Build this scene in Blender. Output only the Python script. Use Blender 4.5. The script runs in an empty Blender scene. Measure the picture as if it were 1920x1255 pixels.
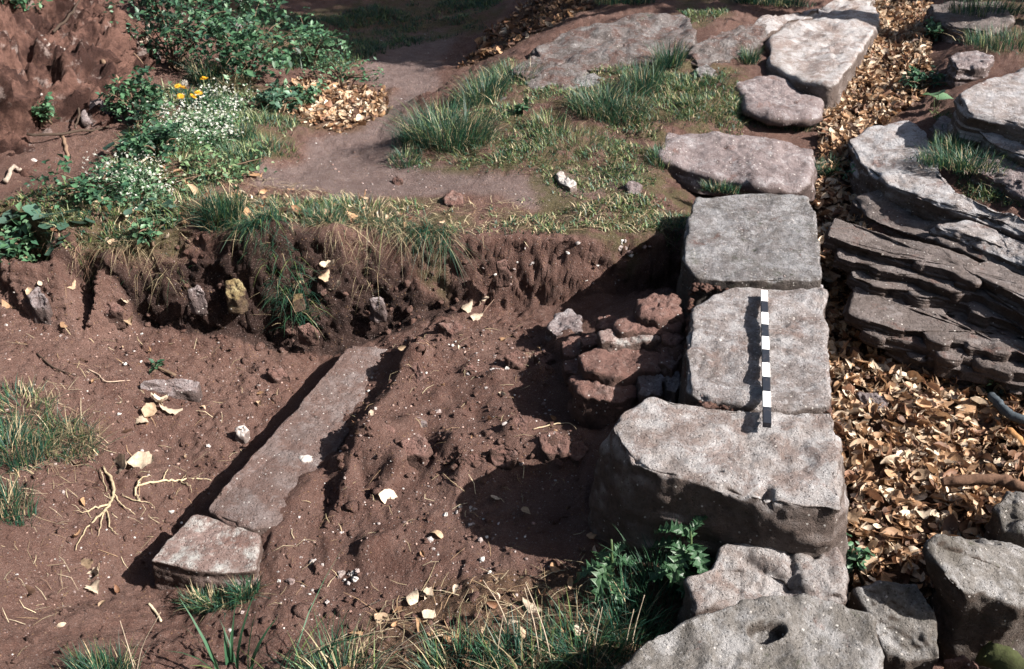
import bpy, math, random
import numpy as np
from mathutils.geometry import delaunay_2d_cdt
from mathutils import Vector

R = math.radians
rng = np.random.default_rng(11)
random.seed(11)
scene = bpy.context.scene
COL = scene.collection

# ------------------------------------------------------------------ camera
F_PX, PITCH, YAW, H = 1867.0, R(30), R(13), 1.985      # block tops are z = 0
cam = bpy.data.cameras.new('camera')
cam.sensor_width = 36.0
cam.lens = 36.0 * F_PX / 1920.0
cam.clip_start, cam.clip_end = 0.05, 500
cam.dof.use_dof = True
cam.dof.focus_distance = 3.9
cam.dof.aperture_fstop = 7.0
camo = bpy.data.objects.new('camera', cam)
camo.location = (0, 0, H)
camo.rotation_euler = (R(90) - PITCH, 0, YAW)
COL.objects.link(camo)
scene.camera = camo

# ------------------------------------------------------------------ sky and sun
SUN_EL = R(38)
SUN_AZ = R(-6)                                     # direction towards the sun, from +X towards +Y
sdir = np.array([math.cos(SUN_AZ) * math.cos(SUN_EL), math.sin(SUN_AZ) * math.cos(SUN_EL), math.sin(SUN_EL)])
world = bpy.data.worlds.new('World')
scene.world = world
world.use_nodes = True
wn = world.node_tree.nodes
sky = wn.new('ShaderNodeTexSky')
sky.sky_type = 'NISHITA'
sky.sun_disc = False
sky.sun_elevation = SUN_EL
sky.sun_rotation = R(90) - SUN_AZ
sky.altitude = 200
sky.dust_density = 3.0
sky.ozone_density = 0.6
world.node_tree.links.new(sky.outputs[0], wn['Background'].inputs[0])
wn['Background'].inputs[1].default_value = 0.05
sun = bpy.data.lights.new('sun', 'SUN')
sun.energy = 5.0
sun.angle = R(0.53)
sun.color = (1.0, 0.95, 0.88)
suno = bpy.data.objects.new('sun', sun)
suno.rotation_euler = Vector(sdir).to_track_quat('Z', 'Y').to_euler()
suno.location = (8, 3, 8)
COL.objects.link(suno)
vs = scene.view_settings
vs.view_transform = 'Standard'
vs.look = 'None'
vs.exposure = 1.65
vs.gamma = 1.0
vs.use_curve_mapping = False
scene.cycles.max_bounces = 5

# ------------------------------------------------------------------ photograph geometry -> world
fw = np.array([-math.sin(YAW) * math.cos(PITCH), math.cos(YAW) * math.cos(PITCH), -math.sin(PITCH)])
rt = np.array([math.cos(YAW), math.sin(YAW), 0.0])
up = np.cross(rt, fw)
CAM = np.array([0, 0, H])


def P(px, py, z):
    """point at height z seen at photograph pixel (px, py)"""
    d = fw * F_PX + rt * (px - 960) + up * (627.5 - py)
    return CAM + d * ((z - H) / d[2])


def proj(p):
    q = np.asarray(p) - CAM
    zc = q @ fw
    return 960 + F_PX * (q @ rt) / zc, 627.5 - F_PX * (q @ up) / zc, zc


# ------------------------------------------------------------------ noise
def _hash(ix, iy, iz, s):
    h = (ix * 374761393 + iy * 668265263 + iz * 2147483647 + s * 974634777) & 0xFFFFFFFF
    h = ((h ^ (h >> 13)) * 1274126177) & 0xFFFFFFFF
    h = (h ^ (h >> 16)) & 0xFFFFFFFF
    return h.astype(np.float64) / 4294967295.0 * 2 - 1


def noise(p, f=1.0, s=0):
    p = np.asarray(p) * f + 1000.13
    i = np.floor(p).astype(np.int64)
    t = p - i
    t = t * t * t * (t * (t * 6 - 15) + 10)
    o = np.zeros(len(p))
    for dx in (0, 1):
        wx = t[:, 0] if dx else 1 - t[:, 0]
        for dy in (0, 1):
            wy = t[:, 1] if dy else 1 - t[:, 1]
            for dz in (0, 1):
                wz = t[:, 2] if dz else 1 - t[:, 2]
                o += wx * wy * wz * _hash(i[:, 0] + dx, i[:, 1] + dy, i[:, 2] + dz, s)
    return o


def fbm(p, f, octv=4, gain=0.5, s=0):
    o = np.zeros(len(p)); a = 1.0
    for k in range(octv):
        o += a * noise(p, f * 2.03 ** k, s + k * 17)
        a *= gain
    return o


def smooth(a, b, x):
    t = np.clip((x - a) / (b - a), 0, 1)
    return t * t * (3 - 2 * t)


# ------------------------------------------------------------------ mesh helpers
def mesh_from(name, V, quads=None, tris=None, tint=None, attrs=None, smooth_shade=True):
    V = np.asarray(V, dtype=np.float32)
    me = bpy.data.meshes.new(name)
    nq = 0 if quads is None else len(quads)
    nt = 0 if tris is None else len(tris)
    me.vertices.add(len(V))
    me.vertices.foreach_set('co', V.ravel())
    loops = []
    if nq: loops.append(np.asarray(quads, dtype=np.int32).ravel())
    if nt: loops.append(np.asarray(tris, dtype=np.int32).ravel())
    loops = np.concatenate(loops)
    me.loops.add(len(loops))
    me.loops.foreach_set('vertex_index', loops)
    me.polygons.add(nq + nt)
    tot = np.concatenate([np.full(nq, 4, np.int32), np.full(nt, 3, np.int32)])
    st = np.concatenate([[0], np.cumsum(tot)[:-1]]).astype(np.int32)
    me.polygons.foreach_set('loop_start', st)
    me.polygons.foreach_set('loop_total', tot)
    me.polygons.foreach_set('use_smooth', np.full(nq + nt, smooth_shade))
    me.update(calc_edges=True)
    if tint is not None:
        a = me.attributes.new('tint', 'FLOAT_COLOR', 'POINT')
        c = np.ones((len(V), 4), np.float32); c[:, :3] = tint
        a.data.foreach_set('color', c.ravel())
    for k, v in (attrs or {}).items():
        a = me.attributes.new(k, 'FLOAT', 'POINT')
        a.data.foreach_set('value', np.asarray(v, np.float32))
    me.validate(clean_customdata=False)
    return me


def link(name, me, mat=None, parent=None, label=None, cat=None, group=None, kind=None, loc=None):
    o = bpy.data.objects.new(name, me)
    if me is not None and mat is not None and not me.materials:
        me.materials.append(mat)
    COL.objects.link(o)
    if parent is not None: o.parent = parent
    if loc is not None: o.location = loc
    if label: o['label'] = label
    if cat: o['category'] = cat
    if group: o['group'] = group
    if kind: o['kind'] = kind
    return o


def empty(name, loc, label, cat, group=None):
    o = link(name, None, label=label, cat=cat, group=group, loc=tuple(loc))
    o.empty_display_size = 0.1
    return o


class MB:
    """collects vertices, quads, tris and tints"""
    def __init__(self):
        self.V, self.Q, self.T, self.C, self.n = [], [], [], [], 0

    def add(self, V, quads=None, tris=None, tint=(1, 1, 1)):
        V = np.asarray(V, float).reshape(-1, 3)
        self.V.append(V)
        if quads is not None and len(quads): self.Q.append(np.asarray(quads) + self.n)
        if tris is not None and len(tris): self.T.append(np.asarray(tris) + self.n)
        c = np.asarray(tint, float)
        self.C.append(np.broadcast_to(c, V.shape) if c.ndim == 1 else c)
        self.n += len(V)

    def mesh(self, name, origin=(0, 0, 0), smooth_shade=True):
        V = np.concatenate(self.V) - np.asarray(origin, float)
        return mesh_from(name, V, np.concatenate(self.Q) if self.Q else None,
                         np.concatenate(self.T) if self.T else None, np.concatenate(self.C), smooth_shade=smooth_shade)


def vnormals(V, quads):
    a, b, c, d = (V[quads[:, k]] for k in range(4))
    n = np.cross(c - a, d - b)
    N = np.zeros_like(V)
    for k in range(4):
        for ax in range(3):
            N[:, ax] += np.bincount(quads[:, k], n[:, ax], len(V))
    return N / np.maximum(np.linalg.norm(N, axis=1, keepdims=True), 1e-12)


def tube(mb, pts, rad, tint=(1, 1, 1), seg=7, wob=0.0):
    pts = np.asarray(pts, float)
    # catmull-rom refine
    q = []
    pp = np.vstack([2 * pts[0] - pts[1], pts, 2 * pts[-1] - pts[-2]])
    rr = np.interp(np.linspace(0, 1, (len(pts) - 1) * 5 + 1), np.linspace(0, 1, len(rad)), rad)
    for i in range(len(pts) - 1):
        p0, p1, p2, p3 = pp[i:i + 4]
        for t in np.arange(5) / 5:
            q.append(0.5 * (2 * p1 + (p2 - p0) * t + (2 * p0 - 5 * p1 + 4 * p2 - p3) * t * t + (3 * p1 - p0 - 3 * p2 + p3) * t ** 3))
    q.append(pts[-1]); q = np.array(q)
    if wob: q[1:] += rng.normal(0, wob, q[1:].shape)
    d = np.gradient(q, axis=0); d /= np.maximum(np.linalg.norm(d, axis=1, keepdims=True), 1e-9)
    ref = np.array([0.13, 0.21, 0.97])
    s = np.cross(d, ref); s /= np.maximum(np.linalg.norm(s, axis=1, keepdims=True), 1e-9)
    u = np.cross(s, d)
    an = np.linspace(0, 2 * np.pi, seg, endpoint=False)
    V = q[:, None] + (np.cos(an)[None, :, None] * s[:, None] + np.sin(an)[None, :, None] * u[:, None]) * rr[:, None, None] * (1 + 0.12 * rng.normal(size=(len(q), seg, 1)))
    n = len(q)
    I = np.arange(n * seg).reshape(n, seg)
    J = np.roll(I, -1, axis=1)
    Q = np.stack([I[:-1], J[:-1], J[1:], I[1:]], -1).reshape(-1, 4)
    base = len(V.reshape(-1, 3))
    VV = np.vstack([V.reshape(-1, 3), q[0], q[-1]])
    T = [(base, J[0, k], I[0, k]) for k in range(seg)] + [(base + 1, I[-1, k], J[-1, k]) for k in range(seg)]
    mb.add(VV, Q, T, tint)


# ------------------------------------------------------------------ materials
class NT:
    def __init__(self, name):
        self.m = bpy.data.materials.new(name); self.m.use_nodes = True
        self.t = self.m.node_tree
        self.b = self.t.nodes['Principled BSDF']
        self.out = self.t.nodes['Material Output']

    def n(self, typ, **kw):
        o = self.t.nodes.new(typ)
        for k, v in kw.items(): setattr(o, k, v)
        return o

    def l(self, a, b): self.t.links.new(a, b)

    def coord(self):
        return self.n('ShaderNodeTexCoord').outputs['Object']

    def pos(self):
        return self.n('ShaderNodeNewGeometry').outputs['Position']

    def noise(self, vec, scale, detail=6, rough=0.6, stretch=None, dist=0.0):
        if stretch:
            mp = self.n('ShaderNodeMapping'); mp.inputs['Scale'].default_value = stretch
            self.l(vec, mp.inputs[0]); vec = mp.outputs[0]
        o = self.n('ShaderNodeTexNoise'); o.inputs['Scale'].default_value = scale
        o.inputs['Detail'].default_value = detail; o.inputs['Roughness'].default_value = rough
        o.inputs['Distortion'].default_value = dist
        self.l(vec, o.inputs['Vector']); return o.outputs['Fac']

    def vor(self, vec, scale, feat='F1', rand=1.0):
        o = self.n('ShaderNodeTexVoronoi'); o.feature = feat
        o.inputs['Scale'].default_value = scale; o.inputs['Randomness'].default_value = rand
        self.l(vec, o.inputs['Vector']); return o

    def ramp(self, fac, lo, hi, a=0.0, b=1.0):
        o = self.n('ShaderNodeMapRange'); o.interpolation_type = 'SMOOTHSTEP'
        self.l(fac, o.inputs[0])
        for i, v in enumerate((lo, hi, a, b)): o.inputs[i + 1].default_value = v
        return o.outputs[0]

    def math(self, op, a, b=None):
        o = self.n('ShaderNodeMath', operation=op)
        for i, v in enumerate((a, b)):
            if v is None: continue
            if isinstance(v, (int, float)): o.inputs[i].default_value = v
            else: self.l(v, o.inputs[i])
        return o.outputs[0]

    def mix(self, fac, a, b, mode='MIX'):
        o = self.n('ShaderNodeMix', data_type='RGBA', blend_type=mode)
        for s, v in ((o.inputs[0], fac), (o.inputs[6], a), (o.inputs[7], b)):
            if isinstance(v, (int, float)): s.default_value = v
            elif isinstance(v, tuple): s.default_value = (*v, 1)
            else: self.l(v, s)
        return o.outputs[2]

    def attr(self, name, out='Fac'):
        o = self.n('ShaderNodeAttribute'); o.attribute_name = name; return o.outputs[out]

    def bump(self, h, strength=0.5, dist=0.01, chain=None):
        o = self.n('ShaderNodeBump'); o.inputs['Strength'].default_value = strength
        o.inputs['Distance'].default_value = dist
        self.l(h, o.inputs['Height'])
        if chain is not None: self.l(chain, o.inputs['Normal'])
        return o.outputs[0]

    def done(self, col, rough=0.9, nrm=None, spec=0.25):
        if isinstance(col, tuple): self.b.inputs['Base Color'].default_value = (*col, 1)
        else: self.l(col, self.b.inputs['Base Color'])
        if isinstance(rough, (int, float)): self.b.inputs['Roughness'].default_value = rough
        else: self.l(rough, self.b.inputs['Roughness'])
        self.b.inputs['Specular IOR Level'].default_value = spec
        if nrm is not None: self.l(nrm, self.b.inputs['Normal'])
        return self.m


def mat_stone(name, base, dark, crust, crust_amt=0.5, speck=0.5, dirt=0.3, moss=0.0, strata=0.0, bump=1.0, dirtcol=(0.16, 0.085, 0.07)):
    """weathered sandstone: mottled body, pale crust on what faces up, lichen specks, soil in patches"""
    m = NT(name); v = m.pos()
    st = (1, 1, 6) if strata else None
    big = m.noise(v, 5, 6, 0.62, st)
    fine = m.noise(v, 42, 8, 0.72)
    grain = m.noise(v, 260, 4, 0.7)
    c = m.mix(m.ramp(big, 0.36, 0.66), dark, base)
    c = m.mix(m.ramp(fine, 0.25, 0.75, 0.0, 0.55), c, tuple(min(1, x * 1.35) for x in base))
    nz = m.n('ShaderNodeSeparateXYZ'); g = m.n('ShaderNodeNewGeometry')
    m.l(g.outputs['Normal'], nz.inputs[0])
    upf = m.ramp(nz.outputs['Z'], 0.15, 0.8)
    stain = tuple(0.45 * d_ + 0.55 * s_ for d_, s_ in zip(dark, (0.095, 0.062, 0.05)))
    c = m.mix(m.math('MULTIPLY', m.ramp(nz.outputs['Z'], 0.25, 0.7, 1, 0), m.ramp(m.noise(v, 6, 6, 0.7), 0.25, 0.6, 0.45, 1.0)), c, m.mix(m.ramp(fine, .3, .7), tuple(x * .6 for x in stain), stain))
    cr = m.math('MULTIPLY', m.ramp(m.noise(v, 9, 8, 0.68), 0.62 - 0.3 * crust_amt, 0.72 - 0.12 * crust_amt), upf)
    c = m.mix(m.math('MULTIPLY', cr, 0.85), c, crust)
    # soil lying in the hollows
    dm = m.math('MULTIPLY', m.ramp(m.noise(v, 7.3, 7, 0.7, dist=0.4), 0.66 - 0.3 * dirt, 0.74 - 0.22 * dirt), upf)
    c = m.mix(m.math('MULTIPLY', dm, 0.75), c, dirtcol)
    # blotches of pale and dark lichen, a few centimetres across
    c = m.mix(m.math('MULTIPLY', m.ramp(m.noise(v, 34, 6, 0.72), 0.52, 0.64), m.ramp(nz.outputs['Z'], 0.2, 0.7, 0.0, 0.6 * speck + .1)), c, tuple(min(.75, x * 1.25) for x in crust))
    c = m.mix(m.math('MULTIPLY', m.ramp(m.noise(v, 47, 6, 0.75), 0.58, 0.68), 0.3 + .35 * speck), c, tuple(x * 0.5 for x in dark))
    # lichen specks, pale and dark
    vo = m.vor(v, 55); vw = m.ramp(vo.outputs['Distance'], 0.16, 0.24, 1, 0)
    sel = m.n('ShaderNodeSeparateColor'); m.l(vo.outputs['Color'], sel.inputs[0])
    c = m.mix(m.math('MULTIPLY', m.math('MULTIPLY', vw, m.ramp(sel.outputs[0], 1 - 0.5 * speck, 1.02 - 0.5 * speck)), 0.9), c, (0.62, 0.58, 0.55))
    vo2 = m.vor(v, 90); sel2 = m.n('ShaderNodeSeparateColor'); m.l(vo2.outputs['Color'], sel2.inputs[0])
    c = m.mix(m.math('MULTIPLY', m.math('MULTIPLY', m.ramp(vo2.outputs['Distance'], 0.2, 0.34, 1, 0), m.ramp(sel2.outputs[1], 0.72, 0.76)), 0.65), c, tuple(x * 0.35 for x in dark))
    if moss:
        mm = m.ramp(m.noise(v, 11, 8, 0.78), 0.66 - 0.25 * moss, 0.78 - 0.2 * moss)
        c = m.mix(m.math('MULTIPLY', mm, 0.8), c, (0.055, 0.065, 0.03))
    c = m.mix(m.ramp(grain, 0.2, 0.8, 0.0, 0.35), c, tuple(x * 0.5 for x in dark))
    h = m.math('ADD', m.math('MULTIPLY', fine, 1.0), m.math('MULTIPLY', m.noise(v, 130, 5, 0.7), 0.45))
    pit = m.ramp(m.vor(v, 70).outputs['Distance'], 0.0, 0.35)
    h = m.math('ADD', h, m.math('MULTIPLY', pit, 0.35))
    if strata:
        h = m.math('ADD', h, m.math('MULTIPLY', m.noise(v, 9, 6, 0.6, (1, 1, 9)), 1.2 * strata))
    nr = m.bump(h, min(1.0, 0.9 * bump), 0.02 * bump)
    nr = m.bump(grain, 0.5 * bump, 0.003, nr)
    return m.done(c, 0.92, nr, 0.2)


M = {}
M['block'] = mat_stone('weathered_block_stone', (0.27, 0.25, 0.255), (0.13, 0.115, 0.105), (0.45, 0.445, 0.465), 0.6, 0.85, 0.3, 0.5, bump=1.5)
M['block2'] = mat_stone('pinkish_block_stone', (0.30, 0.265, 0.26), (0.16, 0.13, 0.12), (0.49, 0.475, 0.49), 0.65, 0.7, 0.45, 0.05, bump=1.2, dirtcol=(.24, .17, .15))
M['pale'] = mat_stone('pale_block_stone', (0.34, 0.305, 0.295), (0.18, 0.142, 0.128), (0.52, 0.505, 0.515), 0.8, 0.3, 0.65, 0.08, bump=1.1, dirtcol=(.235, .17, .15))
M['violet'] = mat_stone('violet_sandstone', (0.22, 0.18, 0.18), (0.125, 0.095, 0.095), (0.36, 0.335, 0.345), 0.4, 0.5, 0.3, 0.1)
M['bedrock'] = mat_stone('brown_bedrock', (0.165, 0.137, 0.13), (0.075, 0.058, 0.052), (0.26, 0.23, 0.225), 0.3, 0.3, 0.35, 0.2, strata=0.5)
M['bedpale'] = mat_stone('pale_bedrock', (0.30, 0.27, 0.265), (0.14, 0.11, 0.10), (0.45, 0.445, 0.465), 0.7, 0.5, 0.35, 0.12, strata=0.5)
M['red'] = mat_stone('red_sandstone', (0.175, 0.10, 0.085), (0.11, 0.06, 0.05), (0.28, 0.21, 0.19), 0.3, 0.3, 0.6, 0.0)
M['dark'] = mat_stone('dark_mossy_stone', (0.19, 0.175, 0.165), (0.075, 0.065, 0.055), (0.38, 0.37, 0.375), 0.5, 0.45, 0.1, 0.35)
M['outcrop'] = mat_stone('soiled_outcrop', (0.20, 0.175, 0.17), (0.10, 0.08, 0.075), (0.33, 0.315, 0.315), 0.4, 0.5, 0.7, 0.35, bump=1.4)
M['strip'] = mat_stone('soil_stained_slab', (0.20, 0.152, 0.143), (0.14, 0.098, 0.088), (0.28, 0.235, 0.23), 0.45, 0.5, 0.75, 0.0, bump=1.2, dirtcol=(0.165, 0.1, 0.085))
M['corner'] = mat_stone('corner_stone_limewashed', (0.24, 0.17, 0.155), (0.12, 0.08, 0.07), (0.50, 0.50, 0.485), 0.45, 0.3, 0.4, 0.0, strata=0.6)
M['yellow'] = mat_stone('yellow_stone', (0.22, 0.16, 0.075), (0.07, 0.045, 0.028), (0.46, 0.39, 0.22), 0.5, 0.2, 0.6, dirtcol=(.06, .035, .025))
M['whitestone'] = mat_stone('white_stone', (0.38, 0.34, 0.32), (0.2, 0.16, 0.15), (0.5, 0.48, 0.46), 0.6, 0.3, 0.3, bump=0.6)


def mat_ground():
    m = NT('red_earth'); v = m.pos()
    big = m.noise(v, 2.2, 6, 0.6); mid = m.noise(v, 14, 8, 0.7); fine = m.noise(v, 70, 8, 0.75); grit = m.noise(v, 320, 4, 0.75)
    soil = m.mix(m.ramp(big, 0.3, 0.7), (0.135, 0.068, 0.052), (0.215, 0.124, 0.100))
    soil = m.mix(m.ramp(mid, 0.35, 0.75, 0, 0.7), soil, (0.27, 0.17, 0.142))
    soil = m.mix(m.ramp(m.noise(v, 1.1, 4, .6), .5, .7, 0, .6), soil, (0.105, 0.052, 0.041))
    path = m.mix(m.ramp(mid, 0.3, 0.7), (0.20, 0.14, 0.13), (0.29, 0.22, 0.205))
    c = m.mix(m.attr('path'), soil, path)
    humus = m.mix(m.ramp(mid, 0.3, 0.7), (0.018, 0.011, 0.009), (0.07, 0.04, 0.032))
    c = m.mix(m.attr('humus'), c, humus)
    turf = m.mix(m.ramp(fine, 0.3, 0.7), (0.07, 0.072, 0.03), (0.17, 0.155, 0.07))
    c = m.mix(m.math('MULTIPLY', m.attr('turf'), m.ramp(m.noise(v, 5, 7, 0.75), 0.40, 0.56, 0, .85)), c, turf)
    lit = m.mix(m.ramp(fine, 0.3, 0.7), (0.08, 0.045, 0.03), (0.24, 0.15, 0.095))
    c = m.mix(m.attr('litter'), c, lit)
    c = m.mix(m.ramp(fine, 0.2, 0.8, 0.0, 0.5), c, m.mix(0.5, c, (0.06, 0.03, 0.026)))
    # grit, straw coloured and white specks
    vo = m.vor(v, 75); sc = m.n('ShaderNodeSeparateColor'); m.l(vo.outputs['Color'], sc.inputs[0])
    c = m.mix(m.math('MULTIPLY', m.ramp(vo.outputs['Distance'], 0.12, 0.3, 1, 0), m.ramp(sc.outputs[0], 0.86, 0.9, 0, 0.85)), c, (0.42, 0.36, 0.34))
    c = m.mix(m.math('MULTIPLY', m.ramp(vo.outputs['Distance'], 0.15, 0.35, 1, 0), m.ramp(sc.outputs[1], 0.8, 0.84, 0, 0.6)), c, (0.33, 0.2, 0.1))
    vo2 = m.vor(v, 160); sd = m.n('ShaderNodeSeparateColor'); m.l(vo2.outputs['Color'], sd.inputs[0])
    c = m.mix(m.math('MULTIPLY', m.ramp(vo2.outputs['Distance'], 0.2, 0.4, 1, 0), m.ramp(sd.outputs[0], 0.7, 0.8, 0, 0.7)), c, (0.3, 0.22, 0.2))
    c = m.mix(m.ramp(grit, 0.35, 0.65, 0.0, 0.75), c, m.mix(0.6, c, (0.02, 0.01, 0.01)))
    c = m.mix(m.ramp(m.noise(v, 190, 3, .8), 0.56, 0.68, 0, .45), c, (0.30, 0.22, 0.2))
    h = m.math('ADD', m.math('MULTIPLY', fine, 1.0), m.math('MULTIPLY', grit, 0.3))
    h = m.math('ADD', h, m.math('MULTIPLY', m.ramp(vo.outputs['Distance'], 0.0, 0.5, 1, 0), 0.35))
    nr = m.bump(m.noise(v, 26, 6, .7), .7, .025)
    nr = m.bump(h, 1.0, 0.022, nr)
    nr = m.bump(grit, 0.7, 0.005, nr)
    return m.done(c, 0.95, nr, 0.15)


M['ground'] = mat_ground()


def mat_tint(name, rough=0.6, trans=0.3, var=0.25, spec=0.3, vein=0.0):
    m = NT(name); c = m.attr('tint', 'Color'); v = m.pos()
    nf = m.noise(v, 90, 4, 0.7)
    c2 = m.mix(m.ramp(nf, 0.25, 0.75, 0, var), c, (0.02, 0.015, 0.01))
    m.done(c2, rough, m.bump(m.noise(v, 150, 3, 0.6), 0.3, 0.004) if vein else None, spec)
    if trans:
        tr = m.n('ShaderNodeBsdfTranslucent'); m.l(c2, tr.inputs[0])
        mx = m.n('ShaderNodeMixShader'); mx.inputs[0].default_value = trans
        m.l(m.b.outputs[0], mx.inputs[1]); m.l(tr.outputs[0], mx.inputs[2]); m.l(mx.outputs[0], m.out.inputs[0])
    return m.m


M['grass'] = mat_tint('grass_blades', 0.5, 0.22, 0.2)
M['leaf'] = mat_tint('green_leaves', 0.45, 0.3, 0.3, 0.4, 1)
M['dryleaf'] = mat_tint('dry_leaves', 0.6, 0.25, 0.45, 0.3, 1)
M['root'] = mat_tint('roots_and_twigs', 0.85, 0.0, 0.5, 0.15, 1)
M['petal'] = mat_tint('petals', 0.6, 0.25, 0.1)
M['pebble'] = mat_tint('pebbles', 0.75, 0.0, 0.5, 0.3, 1)


def mat_paint(name, col):
    m = NT(name); v = m.pos()
    c = m.mix(m.ramp(m.noise(v, 60, 6, 0.75), 0.52, 0.8, 0, 0.35), col, (0.25, 0.19, 0.17))
    return m.done(c, 0.5, None, 0.4)


M['paint_white'] = mat_paint('white_paint', (0.83, 0.82, 0.80))
M['paint_black'] = mat_paint('black_paint', (0.012, 0.014, 0.02))
M['bark'] = mat_stone('bark', (0.13, 0.11, 0.09), (0.05, 0.04, 0.032), (0.24, 0.23, 0.22), 0.3, 0.2, 0.1, 0.2)

# ------------------------------------------------------------------ the terrain: survey points (photo pixel, height)
LIP = [(-250, 520, -.14), (0, 500, -.12), (100, 488, -.10), (190, 472, -.08), (280, 455, -.05), (330, 436, -.02), (400, 442, -.02), (470, 452, -.02), (560, 442, -.03),
       (650, 434, -.05), (740, 432, -.06), (830, 440, -.08), (900, 446, -.09), (1000, 452, -.10), (1100, 455, -.10), (1170, 446, -.10), (1240, 444, -.10), (1300, 436, -.10)]
FOOT = [(-250, 560, -.22), (0, 545, -.24), (100, 542, -.29), (190, 560, -.34), (270, 612, -.46), (350, 632, -.50), (430, 640, -.53), (520, 650, -.57), (590, 660, -.60), (650, 648, -.58),
        (700, 636, -.57), (760, 615, -.52), (840, 586, -.46), (900, 576, -.44), (1000, 572, -.43), (1090, 572, -.42), (1180, 556, -.40), (1260, 540, -.38), (1310, 532, -.38)]
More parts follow.
